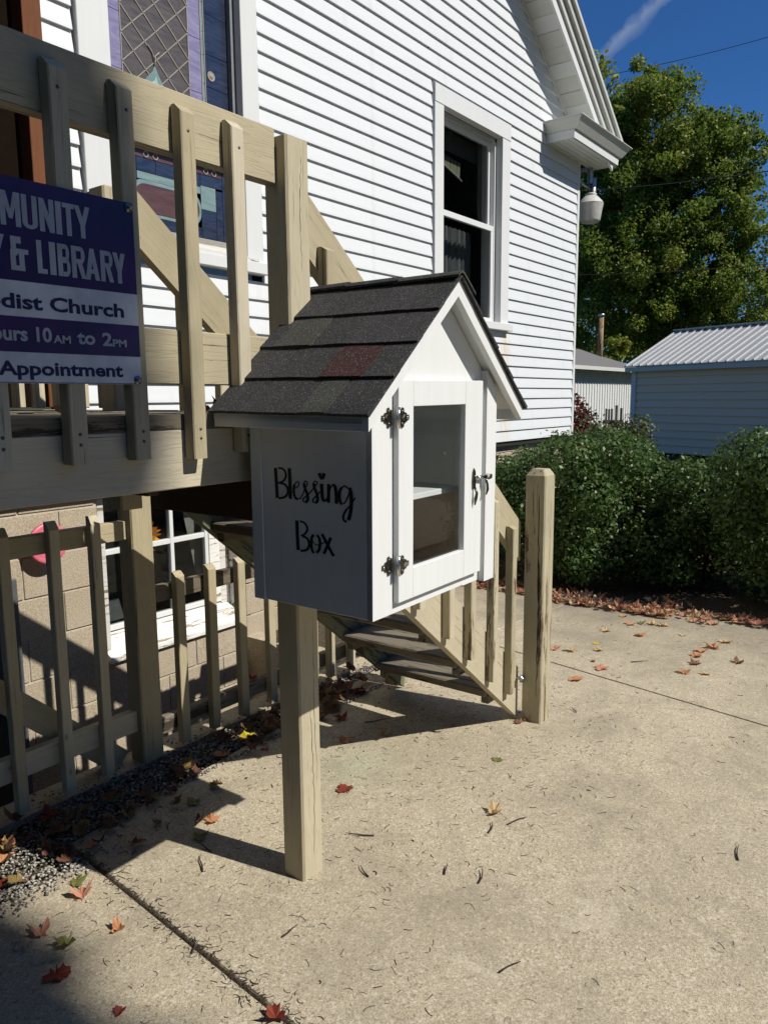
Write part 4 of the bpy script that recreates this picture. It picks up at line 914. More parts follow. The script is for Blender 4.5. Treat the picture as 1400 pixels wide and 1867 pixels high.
# heavy condensed capitals as polygons: unit box 1 x 1, stroke t
def glyph(ch_, x0, x1, z0, z1):
    w_ = x1 - x0; h_ = z1 - z0; t = .0108 / w_; P_ = []
    q = lambda *p: P_.append(p)
    ht = .0095 / h_
    if ch_ == 'M': q((0, 0), (t, 0), (t, 1), (0, 1)); q((1 - t, 0), (1, 0), (1, 1), (1 - t, 1)); q((t * .3, 1), (t * 1.2, 1), (.5 + t * .35, .22), (.5 - t * .35, .22)); q((1 - t * .3, 1), (.5 + t * .35, .22), (.5 - t * .35, .22), (1 - t * 1.2, 1))
    if ch_ == 'N': q((0, 0), (t, 0), (t, 1), (0, 1)); q((1 - t, 0), (1, 0), (1, 1), (1 - t, 1)); q((0, 1), (t, 1), (1, 0), (1 - t, 0))
    if ch_ == 'I': q((0, 0), (1, 0), (1, 1), (0, 1))
    if ch_ == 'T': q((0, 1 - ht), (1, 1 - ht), (1, 1), (0, 1)); q((.5 - t / 2, 0), (.5 + t / 2, 0), (.5 + t / 2, 1 - ht), (.5 - t / 2, 1 - ht))
    if ch_ == 'Y': q((0, 1), (t, 1), (.5 + t / 2, .38), (.5 - t / 2, .38)); q((1 - t, 1), (1, 1), (.5 + t / 2, .38), (.5 - t / 2, .38)); q((.5 - t / 2, 0), (.5 + t / 2, 0), (.5 + t / 2, .40), (.5 - t / 2, .40))
    if ch_ == 'L': q((0, 0), (t, 0), (t, 1), (0, 1)); q((t, 0), (1, 0), (1, ht), (t, ht))
    if ch_ == 'A': q((0, 0), (t, 0), (.5 + t * .45, 1), (.5 - t * .45, 1)); q((1, 0), (1 - t, 0), (.5 - t * .45, 1), (.5 + t * .45, 1)); q((.25, .2), (.75, .2), (.68, .34), (.32, .34))
    if ch_ in 'UO':
        q((0, .18), (t, .18), (t, 1), (0, 1)); q((1 - t, .18), (1, .18), (1, 1), (1 - t, 1))
        for i in range(6):
            a, b = math.pi * (1 + i / 6), math.pi * (1 + (i + 1) / 6)
            o = lambda an, rx, rzv: (.5 + rx * math.cos(an), .18 + rzv * math.sin(an)); q(o(a, .5, .18), o(b, .5, .18), o(b, .5 - t, .18 - ht * .8), o(a, .5 - t, .18 - ht * .8))
    if ch_ in 'RBP':
        q((0, 0), (t, 0), (t, 1), (0, 1))
        def bowl(zb_, zt_, xr_):
            rv = (zt_ - zb_) / 2; cz_ = (zt_ + zb_) / 2; cx_ = xr_ - .3; q((t, zt_ - ht), (cx_, zt_ - ht), (cx_, zt_), (t, zt_)); q((t, zb_), (cx_, zb_), (cx_, zb_ + ht), (t, zb_ + ht))
            for i in range(6):
                a, b = -math.pi / 2 + math.pi * i / 6, -math.pi / 2 + math.pi * (i + 1) / 6
                o = lambda an, rx, rzv: (cx_ + rx * math.cos(an), cz_ + rzv * math.sin(an)); q(o(a, .3, rv), o(b, .3, rv), o(b, max(.01, .3 - t * .9), rv - ht), o(a, max(.01, .3 - t * .9), rv - ht))
        bowl(.46, 1, .97)
        if ch_ == 'B': bowl(0, .56, 1)
        if ch_ == 'R': q((1 - t, 0), (1, 0), (.72, .5), (.72 - t, .5))
    if ch_ == '&':
        q((.0, .08), (t, .08), (t, .46), (0, .46)); q((.0, 0), (.78, 0), (.78, ht), (.0, ht)); q((.62 - t / 2, .0), (.62 + t / 2, 0), (.62 + t / 2, .62), (.62 - t / 2, .62)); q((.3, .5), (1, .5), (1, .5 + ht), (.3, .5 + ht))
        q((.05, .56), (.05 + t, .56), (.05 + t, .95), (.05, .95)); q((.05, 1 - ht), (.62, 1 - ht), (.62, 1), (.05, 1)); q((.62 - t, .8), (.62, .8), (.62, 1), (.62 - t, 1)); q((0, .44), (t + .1, .44), (t + .1, .6), (0, .6))
    V_, F_ = [], []
    for j, p in enumerate(P_):
        b = len(V_); V_ += [(u * w_, -.00008 * j, v * h_) for u, v in p]; F_.append(tuple(range(b, b + len(p))))
    poly('letter', sg, V_, F_, SIL, (x0, 1.5258, z0))
for c_, a, b in (('M', .799, .840), ('M', .752, .793), ('O', .714, .746), ('U', .843, .875), ('N', .879, .911), ('I', .9145, .9275), ('T', .930, .957), ('Y', .957, .993)): glyph(c_, a, b, 1.838, 1.903)
for c_, a, b in (('Y', .765, .803), ('&', .813, .850), ('L', .868, .889), ('I', .895, .9085), ('B', .913, .940), ('R', .944, .976), ('A', .975, 1.009), ('R', 1.012, 1.043), ('Y', 1.043, 1.074)): glyph(c_, a, b, 1.7545, 1.8195)
for zz in (1.921, 1.543): lathe('bolt', sg, [(0, -.010), (.003, -.010), (.0045, -.006), (.0045, -.003), (.010, -.002), (.010, 0)], GALV, (1.0905, 1.5262, zz), 12, rot=(R(-90), 0, 0))

# ------------------------------------------------------------------ small things by the wall
pd = lathe('pink_disc', None, [(0, -.012), (.07, -.012), (.082, -.010), (.094, -.014), (.10, -.006), (.10, .004), (0, .004)], flat('pink_plastic', (.72, .17, .23), .35), (1.935, 3.49, .815), 28, rot=(R(-90), 0, 0))
tag(pd, 'round pink plastic lid hanging on the block wall behind the low fence', 'lid')
fpot = thing('artificial_sunflowers', (2.66, 3.80, .38), 'orange silk sunflowers in a white pot behind the basement window', 'flowers')
lathe('pot', fpot, [(.03, -.1), (.04, -.02), (.045, .0), (.038, .0), (.03, -.01)], SATINW, (2.65, 3.74, .40), 14)
PET = leafmat('orange_petal', (.75, .28, .02), (.85, .42, .04), (.55, .14, .02), .35, .6); GRL = leafmat('artificial_green_leaf', (.18, .26, .06), (.28, .36, .12), None, .3, .6)
def petals(c, rad, n, mat, nm):
    V_, F_ = [], []
    for i in range(n):
        a = random.uniform(0, 6.28); el = random.uniform(-.5, .8); d = Vector((math.cos(a) * math.cos(el), -abs(.6 * math.sin(el)) - .1, math.sin(a))).normalized(); s = Vector((-d.z, 0, d.x)).normalized() * rad * .16
        b = len(V_); V_ += [tuple(d * rad * .15), tuple(d * rad * .6 + s), tuple(d * rad * random.uniform(.85, 1.1)), tuple(d * rad * .6 - s)]; F_.append((b, b + 1, b + 2, b + 3))
    poly(nm, fpot, V_, F_, mat, c)
petals((2.64, 3.725, .72), .10, 40, PET, 'flower_head'); petals((2.56, 3.735, .66), .09, 30, PET, 'flower_head'); petals((2.62, 3.73, .56), .08, 16, GRL, 'foliage'); tube('stem', fpot, [(2.65, 3.74, .40), (2.63, 3.735, .70)], .005, GRL, 6)

# ------------------------------------------------------------------ yard lamp on the corner
yl = thing('yard_lamp', (8.12, 3.5, 3.6), 'grey metal yard lamp on a short arm at the church corner', 'lamp')
lp = at(1076, 372, 0, 8.34)
s_ = .262 / 42 * 42
LENS = flat('frosted_lens', (.55, .55, .50), .3)
lathe('reflector', yl, [(.045, .085), (.075, .075), (.118, .03), (.136, .004), (.140, -.002)], flat('pale_metal_cap', (.62, .63, .60), .4), lp + Vector((0, 0, .0)), 24)
lathe('lens', yl, [(.138, -.004), (.128, -.05), (.108, -.17), (.098, -.19), (0, -.196)], LENS, lp, 24)
lathe('housing', yl, [(0, .27), (.036, .268), (.038, .25), (.038, .08), (.05, .078)], GALV, lp + Vector((.022, -.01, 0)), 18); lathe('photocell', yl, [(0, .36), (.027, .358), (.03, .34), (.03, .2)], GALV, lp + Vector((-.028, 0, 0)), 16)
lathe('cap_ring', yl, [(.05, .084), (.065, .10), (.055, .108), (.035, .11)], flat('white_ring', (.7, .7, .68), .4), lp, 20)
tube('arm', yl, [(8.119, 3.53, lp.z + .26), (8.2, 3.5, lp.z + .20), (lp.x - .02, lp.y, lp.z + .14)], .018, GALV, 10)
box('bracket', yl, (8.119, 3.50, lp.z + .18), (8.135, 3.58, lp.z + .32), GALV)

# ------------------------------------------------------------------ outbuildings
gc = heading(1137); D = 22.0; g0 = Vector((gc.x * D, gc.y * D, 0)); an = R(22); gu = Vector((-math.sin(an), -math.cos(an), 0)); gn = Vector((math.cos(an), -math.sin(an), 0))
ga = thing('garage', g0, 'long grey vinyl sided garage with ribbed metal roof behind the hedge', 'building', rot=(0, 0, math.atan2(gu.y, gu.x)))
# local frame: x along the wall towards the viewer's right, y away (left-handed side negative)
GS = NM('grey_vinyl_siding'); a_ = GS.noise(GS.coord((.35, .5, .6), False), 1, 2); GS.set(GS.mix(GS.ramp(a_, .3, .7), (.74, .60, .46), (.76, .60, .44)), .5); GS = GS.m
GR = NM('ribbed_metal_roof'); a_ = GR.noise(GR.coord((4, 4, 4)), 1, 4); GR.set(GR.mix(a_, (.42, .43, .42), (.50, .50, .48)), .45, .2); GR = GR.m
LWL = 9.0; HE, HRD, AW = 2.25, 3.25, 2.0
ysg = 1 if Vector((-gu.y, gu.x, 0)).dot(gn) > 0 else -1      # local y pointing away from the camera
def gb(name, lo, hi, mat, bev=.0):
    lo, hi = Vector(lo), Vector(hi); lo.y *= ysg; hi.y *= ysg; l2 = Vector((lo.x, min(lo.y, hi.y), lo.z)); h2 = Vector((hi.x, max(lo.y, hi.y), hi.z)); return box(name, ga, l2, h2, mat, bev, True)
gb('wall', (.16, .22, 0), (LWL, .3, HE - .1), GS); gb('corner_board', (.10, .16, 0), (.24, .24, HE - .12), SATINW)
zz = .02
while zz < HE - .22:
    y0, y1 = .18 * ysg, .205 * ysg
    prism('siding_board', ga, [(y0, zz), (y1 + .015 * ysg, zz + .19), (y1 + .03 * ysg, zz + .19), (y1 + .03 * ysg, zz)], 0, .24, LWL, GS, True); zz += .195
gb('end_wall', (.16, .3, 0), (.22, 3.7, HE - .05), GS)
prism('end_gable', ga, [(.2 * ysg, HE - .06), (2.0 * ysg, HRD - .05), (3.8 * ysg, HE - .06)], 0, .16, .22, GS, True)
gb('fascia', (0, .0, HE - .13), (LWL, .03, HE - .01), GUT)
gb('soffit', (0.02, .03, HE - .12), (LWL, .2, HE - .11), GUT)
for side in (1, -1):
    ye = (-.02 if side > 0 else 4.02) * ysg
    prism('roof_panel', ga, [(ye, HE), (2.0 * ysg, HRD), (2.0 * ysg, HRD + .02), (ye, HE + .02)], 0, -.02, LWL, GR, True)
    xx = .02
    while xx < LWL and side > 0:
        prism('roof_rib', ga, [(ye, HE + .021), (2.0 * ysg, HRD + .021), (2.0 * ysg, HRD + .05), (ye, HE + .05)], 0, xx, xx + .035, flat('bright_rib_metal', (.58, .58, .56), .4) if 'bright_rib_metal' not in bpy.data.materials else bpy.data.materials['bright_rib_metal'], True); xx += .232
gb('ridge_cap', (-.03, 1.9, HRD + .03), (LWL, 2.1, HRD + .06), GR)
# shed with stovepipe
shd = thing('shed', (27, 11.2, 0), 'small shed with white ribbed metal wall and low grey roof', 'building')
s0 = heading(1030) ; s1 = heading(1150); YS = 11.2
xa_, xb_ = s0.x / s0.y * YS, s1.x / s1.y * YS + .6
WR = flat('white_ribbed_metal', (.72, .73, .72), .45)
ze = 1.5 + .0338 * math.hypot(27, YS)
box('wall', shd, (xa_, YS, 0), (xb_, YS + 4, ze - .05), WR, 0)
xx = xa_
while xx < xb_: box('wall_rib', shd, (xx, YS - .03, 0), (xx + .05, YS - .001, ze - .06), WR, 0); xx += .26
xh = heading(1052).x / heading(1052).y * (YS + 2); poly('roof', shd, [(xa_ - 4, YS - .45, ze), (xb_ + .3, YS - .45, ze), (xb_ + .3, YS + 4.5, ze), (xa_ - 4, YS + 4.5, ze), (xa_ - 4, YS + 2, ze + .95), (xh, YS + 2, ze + .95)], [(0, 1, 5, 4), (1, 2, 5), (2, 3, 4, 5), (0, 4, 3), (0, 3, 2, 1)], flat('grey_roofing', (.17, .165, .16), .8))
box('fascia', shd, (xa_ - 4, YS - .48, ze - .08), (xb_ + .3, YS - .451, ze + .05), GUT, 0)
pb = heading(1091); px_ = pb.x / pb.y * (YS + 1.2)
zt1 = 1.5 + heading(1092, 577).z * math.hypot(px_, YS + 1.2)
RUST = wood('rusty_stovepipe', (.42, .33, .22), (.13, .05, .03), 2, .08, .05)
tube('stovepipe', shd, [(px_, YS + 1.2, ze + .2), (px_, YS + 1.2, zt1)], .11, RUST, 14); tube('pipe_cap', shd, [(px_, YS + 1.2, zt1), (px_, YS + 1.2, zt1 + .10)], .145, GALV, 14); tube('pipe_flashing', shd, [(px_, YS + 1.2, ze + .25), (px_, YS + 1.2, ze + .45)], [.24, .12], DARK, 14)
# little plank fence between shed and garage
pf = thing('plank_fence', (19.3, 7.9, 0), 'short dark plank fence beside the garage corner', 'fence')
for px0, px1, pt in ((1104, 1108, 745), (1109, 1113, 746), (1114, 1118, 745), (1122, 1127, 739), (1131, 1135.5, 744)):
    h0, h1 = heading(px0), heading(px1); dd = 20.0; p0 = Vector((h0.x * dd, h0.y * dd, 0)); p1 = Vector((h1.x * dd, h1.y * dd, 0)); zt_ = 1.5 + heading(px0, pt).z * dd
    d_ = (p1 - p0); o = link('plank', boxmesh((round(d_.length, 3), .025, zt_), W['old_z'], 0), None, pf, (p0 + p1) / 2 + Vector((0, 0, zt_ / 2)), (0, 0, math.atan2(d_.y, d_.x)))
h0, h1 = heading(1100), heading(1138); p0 = Vector((h0.x * 20.05, h0.y * 20.05, 0)); p1 = Vector((h1.x * 20.05, h1.y * 20.05, 0)); d_ = p1 - p0
for zz in (.85,): link('rail', boxmesh((d_.length, .04, .09), W['old_x'], 0), None, pf, (p0 + p1) / 2 + Vector((0, 0, zz)), (0, 0, math.atan2(d_.y, d_.x)))

# ------------------------------------------------------------------ overhead wires
def wire(name, a, b, sag, rad, label):
    pts = [Vector(a).lerp(Vector(b), i / 16) - Vector((0, 0, sag * 4 * (i / 16) * (1 - i / 16))) for i in range(17)]
    o = tube(name, None, pts, rad, DARK, 5); tag(o, label, 'cable'); return o
def pt(px, py, dd): h = heading(px, py); return (h.x * dd, h.y * dd, 1.5 + h.z * dd)
wire('overhead_cable', pt(980, 352, 15), pt(1560, 285, 15), .1, .010, 'thick black cable crossing in front of the maple crown')
wire('overhead_cable', pt(1060, 145, 45), pt(1600, 5, 45), .3, .016, 'thin wire high against the blue sky')
wire('overhead_cable', pt(1000, 502, 24), pt(1600, 458, 24), .15, .012, 'thin wire crossing low above the garage roof')

# ------------------------------------------------------------------ vegetation
def blob_points(blobs, n, shell=.35, zmin=None, lump=1.0):
    """points in lumpy ellipsoids, denser near their skins; returns points and outward normals"""
    vol = np.array([b[3] * b[4] * b[5] for b in blobs]) ** .67; cnt = (vol / vol.sum() * n).astype(int); P, Nn = [], []
    for b, c in zip(blobs, cnt):
        d = rng.normal(size=(c, 3)); d /= np.linalg.norm(d, axis=1)[:, None]; r_ = 1 - shell * rng.random(c) ** 1.6
        r_ *= 1 + lump * (.10 * np.sin(d[:, 0] * 7 + b[0] * 3) * np.sin(d[:, 2] * 6 + b[1]) + .05 * rng.normal(size=c))
        P.append(np.array(b[:3]) + d * r_[:, None] * np.array(b[3:6])); Nn.append(d)
    P = np.concatenate(P); Nn = np.concatenate(Nn)
    if zmin is not None: k_ = P[:, 2] > zmin; P, Nn = P[k_], Nn[k_]
    return P, Nn
def bush(name, label, cx, cy, rx, ry, h, n, seed, mat=HEDGE, size=.034, extra=None, group=None):
    global rng
    rng = np.random.default_rng(seed); t = thing(name, (cx, cy, 0), label, 'shrub', group)
    blobs = [(cx, cy, h * .48, rx * .86, ry * .86, h * .47), (cx, cy, h * .25, rx * .84, ry * .84, h * .30)]
    for i in range(34):
        a = rng.uniform(0, 6.28); zf = rng.uniform(.08, .9); rr = rng.uniform(.62, .85) * (1 - .35 * max(0, zf - .6))
        s_ = rng.uniform(.14, .26); blobs.append((cx + rx * rr * math.cos(a), cy + ry * rr * math.sin(a), h * zf, rx * s_ * 1.3, ry * s_ * 1.3, h * s_ * .8))
    if extra: blobs += extra
    P, Nn = blob_points(blobs, n, .42, .06); leaves('foliage', t, P, size, mat, .62, .5, (cx, cy, 0), .4, Nn * .8)
    # loose shoots that break the outline
    S, SN = [], []
    for i in range(90):
        a = rng.uniform(0, 6.28); rr = rng.uniform(.3, .95); b0 = np.array([cx + rx * rr * math.cos(a), cy + ry * rr * math.sin(a), h * (.93 - .45 * rr * rr)])
        d = np.array([math.cos(a) * .45 * rr, math.sin(a) * .45 * rr, 1]) + rng.normal(size=3) * .25; d /= np.linalg.norm(d); L = rng.uniform(.03, .11)
        for q in range(16): S.append(b0 + d * L * q / 15 + rng.normal(size=3) * .012); SN.append(d)
    leaves('shoots', t, np.array(S), size * .9, mat, .5, .2, (cx, cy, 0), .3)
    for i in range(9):
        a = rng.uniform(0, 6.28); tube('stem', t, [(cx + .1 * math.cos(a), cy + .1 * math.sin(a), 0), (cx + rx * .4 * math.cos(a), cy + ry * .4 * math.sin(a), h * .4), (cx + rx * .7 * math.cos(a), cy + ry * .7 * math.sin(a), h * .72)], [.016, .011, .005], BARK, 6)
    return t
GH = 'clipped evergreen shrubs along the driveway end'
bush('evergreen_shrub', 'left evergreen shrub of the hedge, against the church foundation', 6.15, 2.58, .88, .86, 1.22, 56000, 3, group=GH)
bush('evergreen_shrub', 'middle evergreen shrub of the hedge, where the foliage dips low', 6.50, 1.66, .60, .48, 1.04, 24000, 4, group=GH)
bush('evergreen_shrub', 'right evergreen shrub of the hedge, in front of the grey garage', 6.25, .76, .88, .84, 1.20, 50000, 5, group=GH)
bush('evergreen_shrub', 'far right evergreen shrub of the hedge, cut by the picture edge', 6.40, -.62, .90, .80, 1.15, 26000, 6, group=GH)
bush('burning_bush', 'red and green shrub growing at the church corner behind the hedge', 8.75, 4.0, .62, .55, 1.72, 9000, 8, BURN, .05)
bush('green_shrub', 'loose green shrub between the red bush and the plank fence', 9.6, 3.75, .85, .7, 1.25, 12000, 9, leafmat('olive_leaf', (.05, .08, .02), (.10, .12, .035), (.12, .07, .03), .3, .5), .045)

def tree(name, label, base, height, blobs, n, size, mat, trunk_r, seed, limbs=True, n2=0, mat2=None, group=None):
    global rng
    rng = np.random.default_rng(seed); t = thing(name, base, label, 'tree', group); b = Vector(base)
    cx, cy = base[0], base[1]
    tube('trunk', t, [b, b + Vector((.05, .05, height * .2)), b + Vector((.1, -.05, height * .45)), b + Vector((0, .1, height * .75))], [trunk_r, trunk_r * .8, trunk_r * .5, trunk_r * .15], BARK, 10)
    if limbs:
        for i in range(16):
            bl = blobs[i % len(blobs)]; tt = rng.uniform(.18, .6); s = b + Vector((.08, 0, height * tt)); e = Vector(bl[:3]); m_ = s.lerp(e, .5) + Vector((0, 0, -.05 * height * .3)); tube('limb', t, [s, m_, e], [trunk_r * .38, trunk_r * .2, .02], BARK, 6)
    # clumps inside every blob
    C = []
    for bl in blobs:
        k_ = max(6, int(24 * (bl[3] * bl[4] * bl[5]) ** .5))
        d = rng.normal(size=(k_, 3)); d /= np.linalg.norm(d, axis=1)[:, None]; r_ = rng.uniform(.35, 1.12, k_)
        for q in range(k_):
            c_ = np.array(bl[:3]) + d[q] * r_[q] * np.array(bl[3:6]); s = rng.uniform(.22, .85) * (bl[3] ** .5) * .50; C.append((*c_, s * rng.uniform(.8, 1.4), s * rng.uniform(.8, 1.4), s * rng.uniform(.7, 1.2)))
    P, Nn = blob_points(C, n, .95); leaves('crown', t, P, size, mat, .7, .25, base, .45, Nn * .25)
    if n2:
        idx = rng.permutation(len(C))[:max(3, len(C) // 4)]; P, Nn = blob_points([C[i] for i in idx], n2, .4); leaves('crown_tips', t, P, size, mat2, .7, .5, base, .45, Nn * .6)
    return t
def B(px, py, dd, r_, rzf=.8):
    h = heading(px, py); return (h.x * dd, h.y * dd, 1.5 + h.z * dd, r_, r_, r_ * rzf)
DM = 41.0; k1 = DM / 1400 * 1.0
mb = [B(1165, 245, DM, 110 * k1, .75), B(1130, 330, DM, 85 * k1), B(1190, 190, DM, 62 * k1), B(1090, 250, DM, 60 * k1), B(1240, 300, DM, 85 * k1), B(1335, 265, DM, 55 * k1, .85), B(1280, 240, DM, 50 * k1), B(1365, 250, DM, 26 * k1),
      B(1150, 420, DM, 110 * k1), B(1270, 400, DM, 95 * k1), B(1340, 420, DM, 62 * k1), B(1100, 500, DM, 95 * k1), B(1220, 510, DM, 105 * k1), B(1340, 520, DM, 75 * k1), B(1150, 590, DM, 90 * k1), B(1290, 575, DM, 70 * k1), B(1170, 150, DM, 30 * k1, 1), B(1350, 330, DM, 42 * k1)]
hb = heading(1200); tree('maple_tree', 'large green maple tree beginning to yellow, towering over the garage', (hb.x * DM, hb.y * DM, 0), 17, mb, 190000, .14, MAPLE, .42, 21, n2=50000, mat2=MAPLE2)
hb = heading(1030); D2 = 53; k2 = D2 / 1400; tree('shade_tree', 'green and yellow tree just beyond the church eave', (hb.x * D2, hb.y * D2, 0), 18, [B(1060, 180, D2, 62 * k2 * 1.08, 1), B(1040, 260, D2, 90 * k2 * 1.08), B(1020, 420, D2, 120 * k2 * 1.08), B(1060, 560, D2, 100 * k2 * 1.08)], 30000, .24, MAPLE2, .4, 22)
hb = heading(1430); D2 = 60; k2 = D2 / 1400; tree('shade_tree', 'distant thinning tree right of the maple', (hb.x * D2, hb.y * D2, 0), 10, [B(1400, 560, D2, 70 * k2), B(1450, 520, D2, 90 * k2), B(1385, 600, D2, 60 * k2)], 9000, .26, leafmat('thin_grey_leaf', (.09, .08, .05), (.13, .11, .07), None, .3, .7), .3, 23)
hb = heading(1110); D2 = 35.6; tree('small_tree', 'bright yellow green sapling behind the stovepipe', (hb.x * D2, hb.y * D2, 0), 5, [B(1118, 640, D2, 26 * D2 / 1400), B(1130, 622, D2, 22 * D2 / 1400), B(1105, 655, D2, 26 * D2 / 1400)], 3500, .14, MAPLE2, .08, 24, limbs=False)
# a wood line far behind so that the ground meets leaves, not bare horizon
rng = np.random.default_rng(31); blobs = []
for i in range(46):
    a = R(rng.uniform(40, 128)); dd = rng.uniform(62, 80); blobs.append((dd * math.sin(a), dd * math.cos(a), rng.uniform(1.5, 4), rng.uniform(3.5, 6), rng.uniform(3.5, 6), rng.uniform(2.5, 4.5)))
P, Nn = blob_points(blobs, 60000, .3, 0); wl = leaves('far_woods', None, P, .45, DARKT, .8, .3, (50, 20, 0), .4, Nn); wl['label'] = 'dark tree line far behind the sheds'; wl['category'] = 'woods'

# trees on the sunny side, behind the viewer: one throws the soft shade over the left railing and the sign
def occ(cx, cy, D_, rad): return (cx + SUN_TO.x * D_, cy + SUN_TO.y * D_, D_ * math.tan(R(SUN_EL)), rad, rad, rad)
OD = 12.5; oc = [occ(-1.56, 2.5, OD, 2.50), occ(-1.52, 1.2, OD, 2.46), occ(-1.7, -.2, OD, 2.5), occ(-1.8, -2.6, OD, 2.6), occ(-3.9, 1.2, OD, 2.9), occ(-3.9, -2, OD, 2.9), occ(-3.6, 5, OD, 2.9), occ(-2.2, 4.4, OD, 2.4), occ(-6.5, 2, OD, 2.9), occ(-6.5, -1.5, OD, 2.9)]
rng = np.random.default_rng(41); b0 = (oc[4][0] - .5, oc[4][1], 0)
ot = thing('street_tree', b0, 'tall dense tree standing behind the viewer, shading the railing and sign', 'tree')
P, Nn = blob_points(oc, 340000, .75, None, .10); leaves('crown', ot, P, .17, DARKT, .85, .0, b0, .3)
tube('trunk', ot, [b0, (b0[0] + .2, b0[1], 5), (b0[0] + .6, b0[1], 11)], [.4, .32, .15], BARK, 12)
rng = np.random.default_rng(47); blobs = []
for i in range(34):
    x_ = rng.uniform(2, 60); y_ = -21 - rng.uniform(0, 5) + .12 * x_; blobs.append((x_, y_, rng.uniform(2, 9), rng.uniform(2.5, 4), rng.uniform(2.5, 4), rng.uniform(2.5, 4)))
P, Nn = blob_points(blobs, 50000, .35, 0); wl = leaves('street_trees', None, P, .4, DARKT, .8, .3, (30, -20, 0), .4, Nn); wl['label'] = 'row of leafy trees across the street behind the viewer, mirrored in the windows'; wl['category'] = 'woods'
tt = thing('corner_tree', (32, -14, 0), 'tall tree across the street, out of the picture and mirrored in the upper window', 'tree')  # unseen tree added so the upper window mirrors dark leaves, not blue sky
P, Nn = blob_points([(28, -14, 6, 4, 4, 4), (34, -14, 7, 4.5, 4.5, 5), (31, -14, 12, 4.5, 4.5, 4.5), (38, -15, 10, 5, 5, 5), (25, -14.5, 11, 4, 4, 4), (36, -15, 15, 4, 4, 3.5)], 50000, .5); leaves('crown', tt, P, .35, DARKT, .8, .2, (32, -14, 0), .4)
tube('trunk', tt, [(32, -14, 0), (32, -14, 9)], [.4, .2], BARK, 10)
# unseen evergreens added west of the drive to cut sky light on left-facing sides
rng = np.random.default_rng(43)
for i, (x_, y_) in enumerate(((-4.6, -4.6), (-4.9, -1.4), (-4.8, 1.6), (-5.0, 4.4))):
    t = thing('evergreen_tree', (x_, y_, 0), ['dark evergreen at the south end of the row left of the drive', 'second dark evergreen of the row left of the drive', 'third dark evergreen of the row left of the drive', 'dark evergreen nearest the church left of the drive'][i], 'tree', 'evergreens left of the drive')
    P, Nn = blob_points([(x_, y_, 2.2, 2.0, 2.0, 2.3), (x_, y_, 5, 1.8, 1.8, 2.2), (x_, y_, 7.8, 1.5, 1.5, 2.3), (x_, y_, 10, .9, .9, 1.8)], 20000, .3, .1); leaves('crown', t, P, .22, DARKT, .6, .2, (x_, y_, 0), .4, Nn)
    tube('trunk', t, [(x_, y_, 0), (x_, y_, 6)], [.2, .08], BARK, 8)

# ------------------------------------------------------------------ fallen leaves, litter, gravel, twigs
MAP = [(.012, -.45), (.04, -.20), (.20, -.30), (.27, -.20), (.44, -.14), (.40, -.03), (.52, .12), (.38, .16), (.33, .28), (.22, .24), (.17, .40), (.08, .42), (0, .54),
       (-.08, .42), (-.17, .40), (-.22, .24), (-.33, .28), (-.38, .16), (-.52, .12), (-.40, -.03), (-.44, -.14), (-.27, -.20), (-.20, -.30), (-.04, -.20), (-.012, -.45)]
def leaf_geo(curl, fold, seed):
    r_ = random.Random(seed); V_ = [(0, 0, .01)]; F_ = []
    a0 = r_.uniform(0, 3.14); tw = r_.uniform(-1, 1)
    for (u, v) in MAP:
        jt = r_.uniform(.78, 1.12); u, v = u * jt, v * jt; d = math.hypot(u, v); m_ = u * math.cos(a0) + v * math.sin(a0)
        V_.append((u * (1 - .25 * curl), v * (1 - .2 * curl), curl * (r_.uniform(-.05, .08) + m_ * m_ * 1.5 + .25 * d * (.5 + .5 * math.sin(5 * math.atan2(v, u) + tw))) + fold * abs(u) * .7))
    inner = len(V_)
    n = len(MAP)
    for i in range(n): F_.append((0, 1 + i, 1 + (i + 1) % n))
    zmin = min(v[2] for v in V_); return [(a, b, c - zmin + .015) for a, b, c in V_], F_
def lm(name, c1, c2): 
    M = NM(name); a = M.noise(M.coord((9, 9, 9)), 1, 4); M.set(M.mix(M.ramp(a, .3, .7), c1, c2), .65, spec=.25)
    tl = M.n('ShaderNodeBsdfTranslucent'); M.l(M.mix(.5, c1, c2), tl.inputs[0]); ms = M.n('ShaderNodeMixShader'); ms.inputs[0].default_value = .25; M.l(M.b.outputs[0], ms.inputs[1]); M.l(tl.outputs[0], ms.inputs[2]); M.l(ms.outputs[0], M.out.inputs[0]); return M.m
LC = {'orange': lm('orange_leaf', (.48, .20, .09), (.58, .30, .15)), 'red': lm('dark_red_leaf', (.17, .03, .02), (.27, .06, .035)), 'tan': lm('tan_leaf', (.52, .36, .18), (.64, .47, .27)), 'yellow': lm('yellow_leaf', (.55, .42, .03), (.62, .52, .06)),
      'brown': lm('brown_leaf', (.16, .085, .045), (.26, .14, .08)), 'green': lm('olive_leaf_fallen', (.16, .17, .05), (.26, .25, .09)), 'pink': lm('salmon_leaf', (.50, .22, .14), (.60, .32, .22))}
GLF = 'fallen maple leaves on the driveway'
def fallen(px, py, size, colr, label, curl=.4, fold=.0, rz_=None, z=0, tilt=0):
    p = at(px, py, 2, z + .004); V_, F_ = leaf_geo(curl, fold, int(px * 7 + py)); 
    o = poly('fallen_leaf', None, [(a * size, b * size, c * size) for a, b, c in V_], F_, LC[colr], (p.x, p.y, z + .001)); o.rotation_euler = (tilt, tilt * .5, rz_ if rz_ is not None else random.uniform(0, 6.28))
    return tag(o, label, 'leaf', GLF)
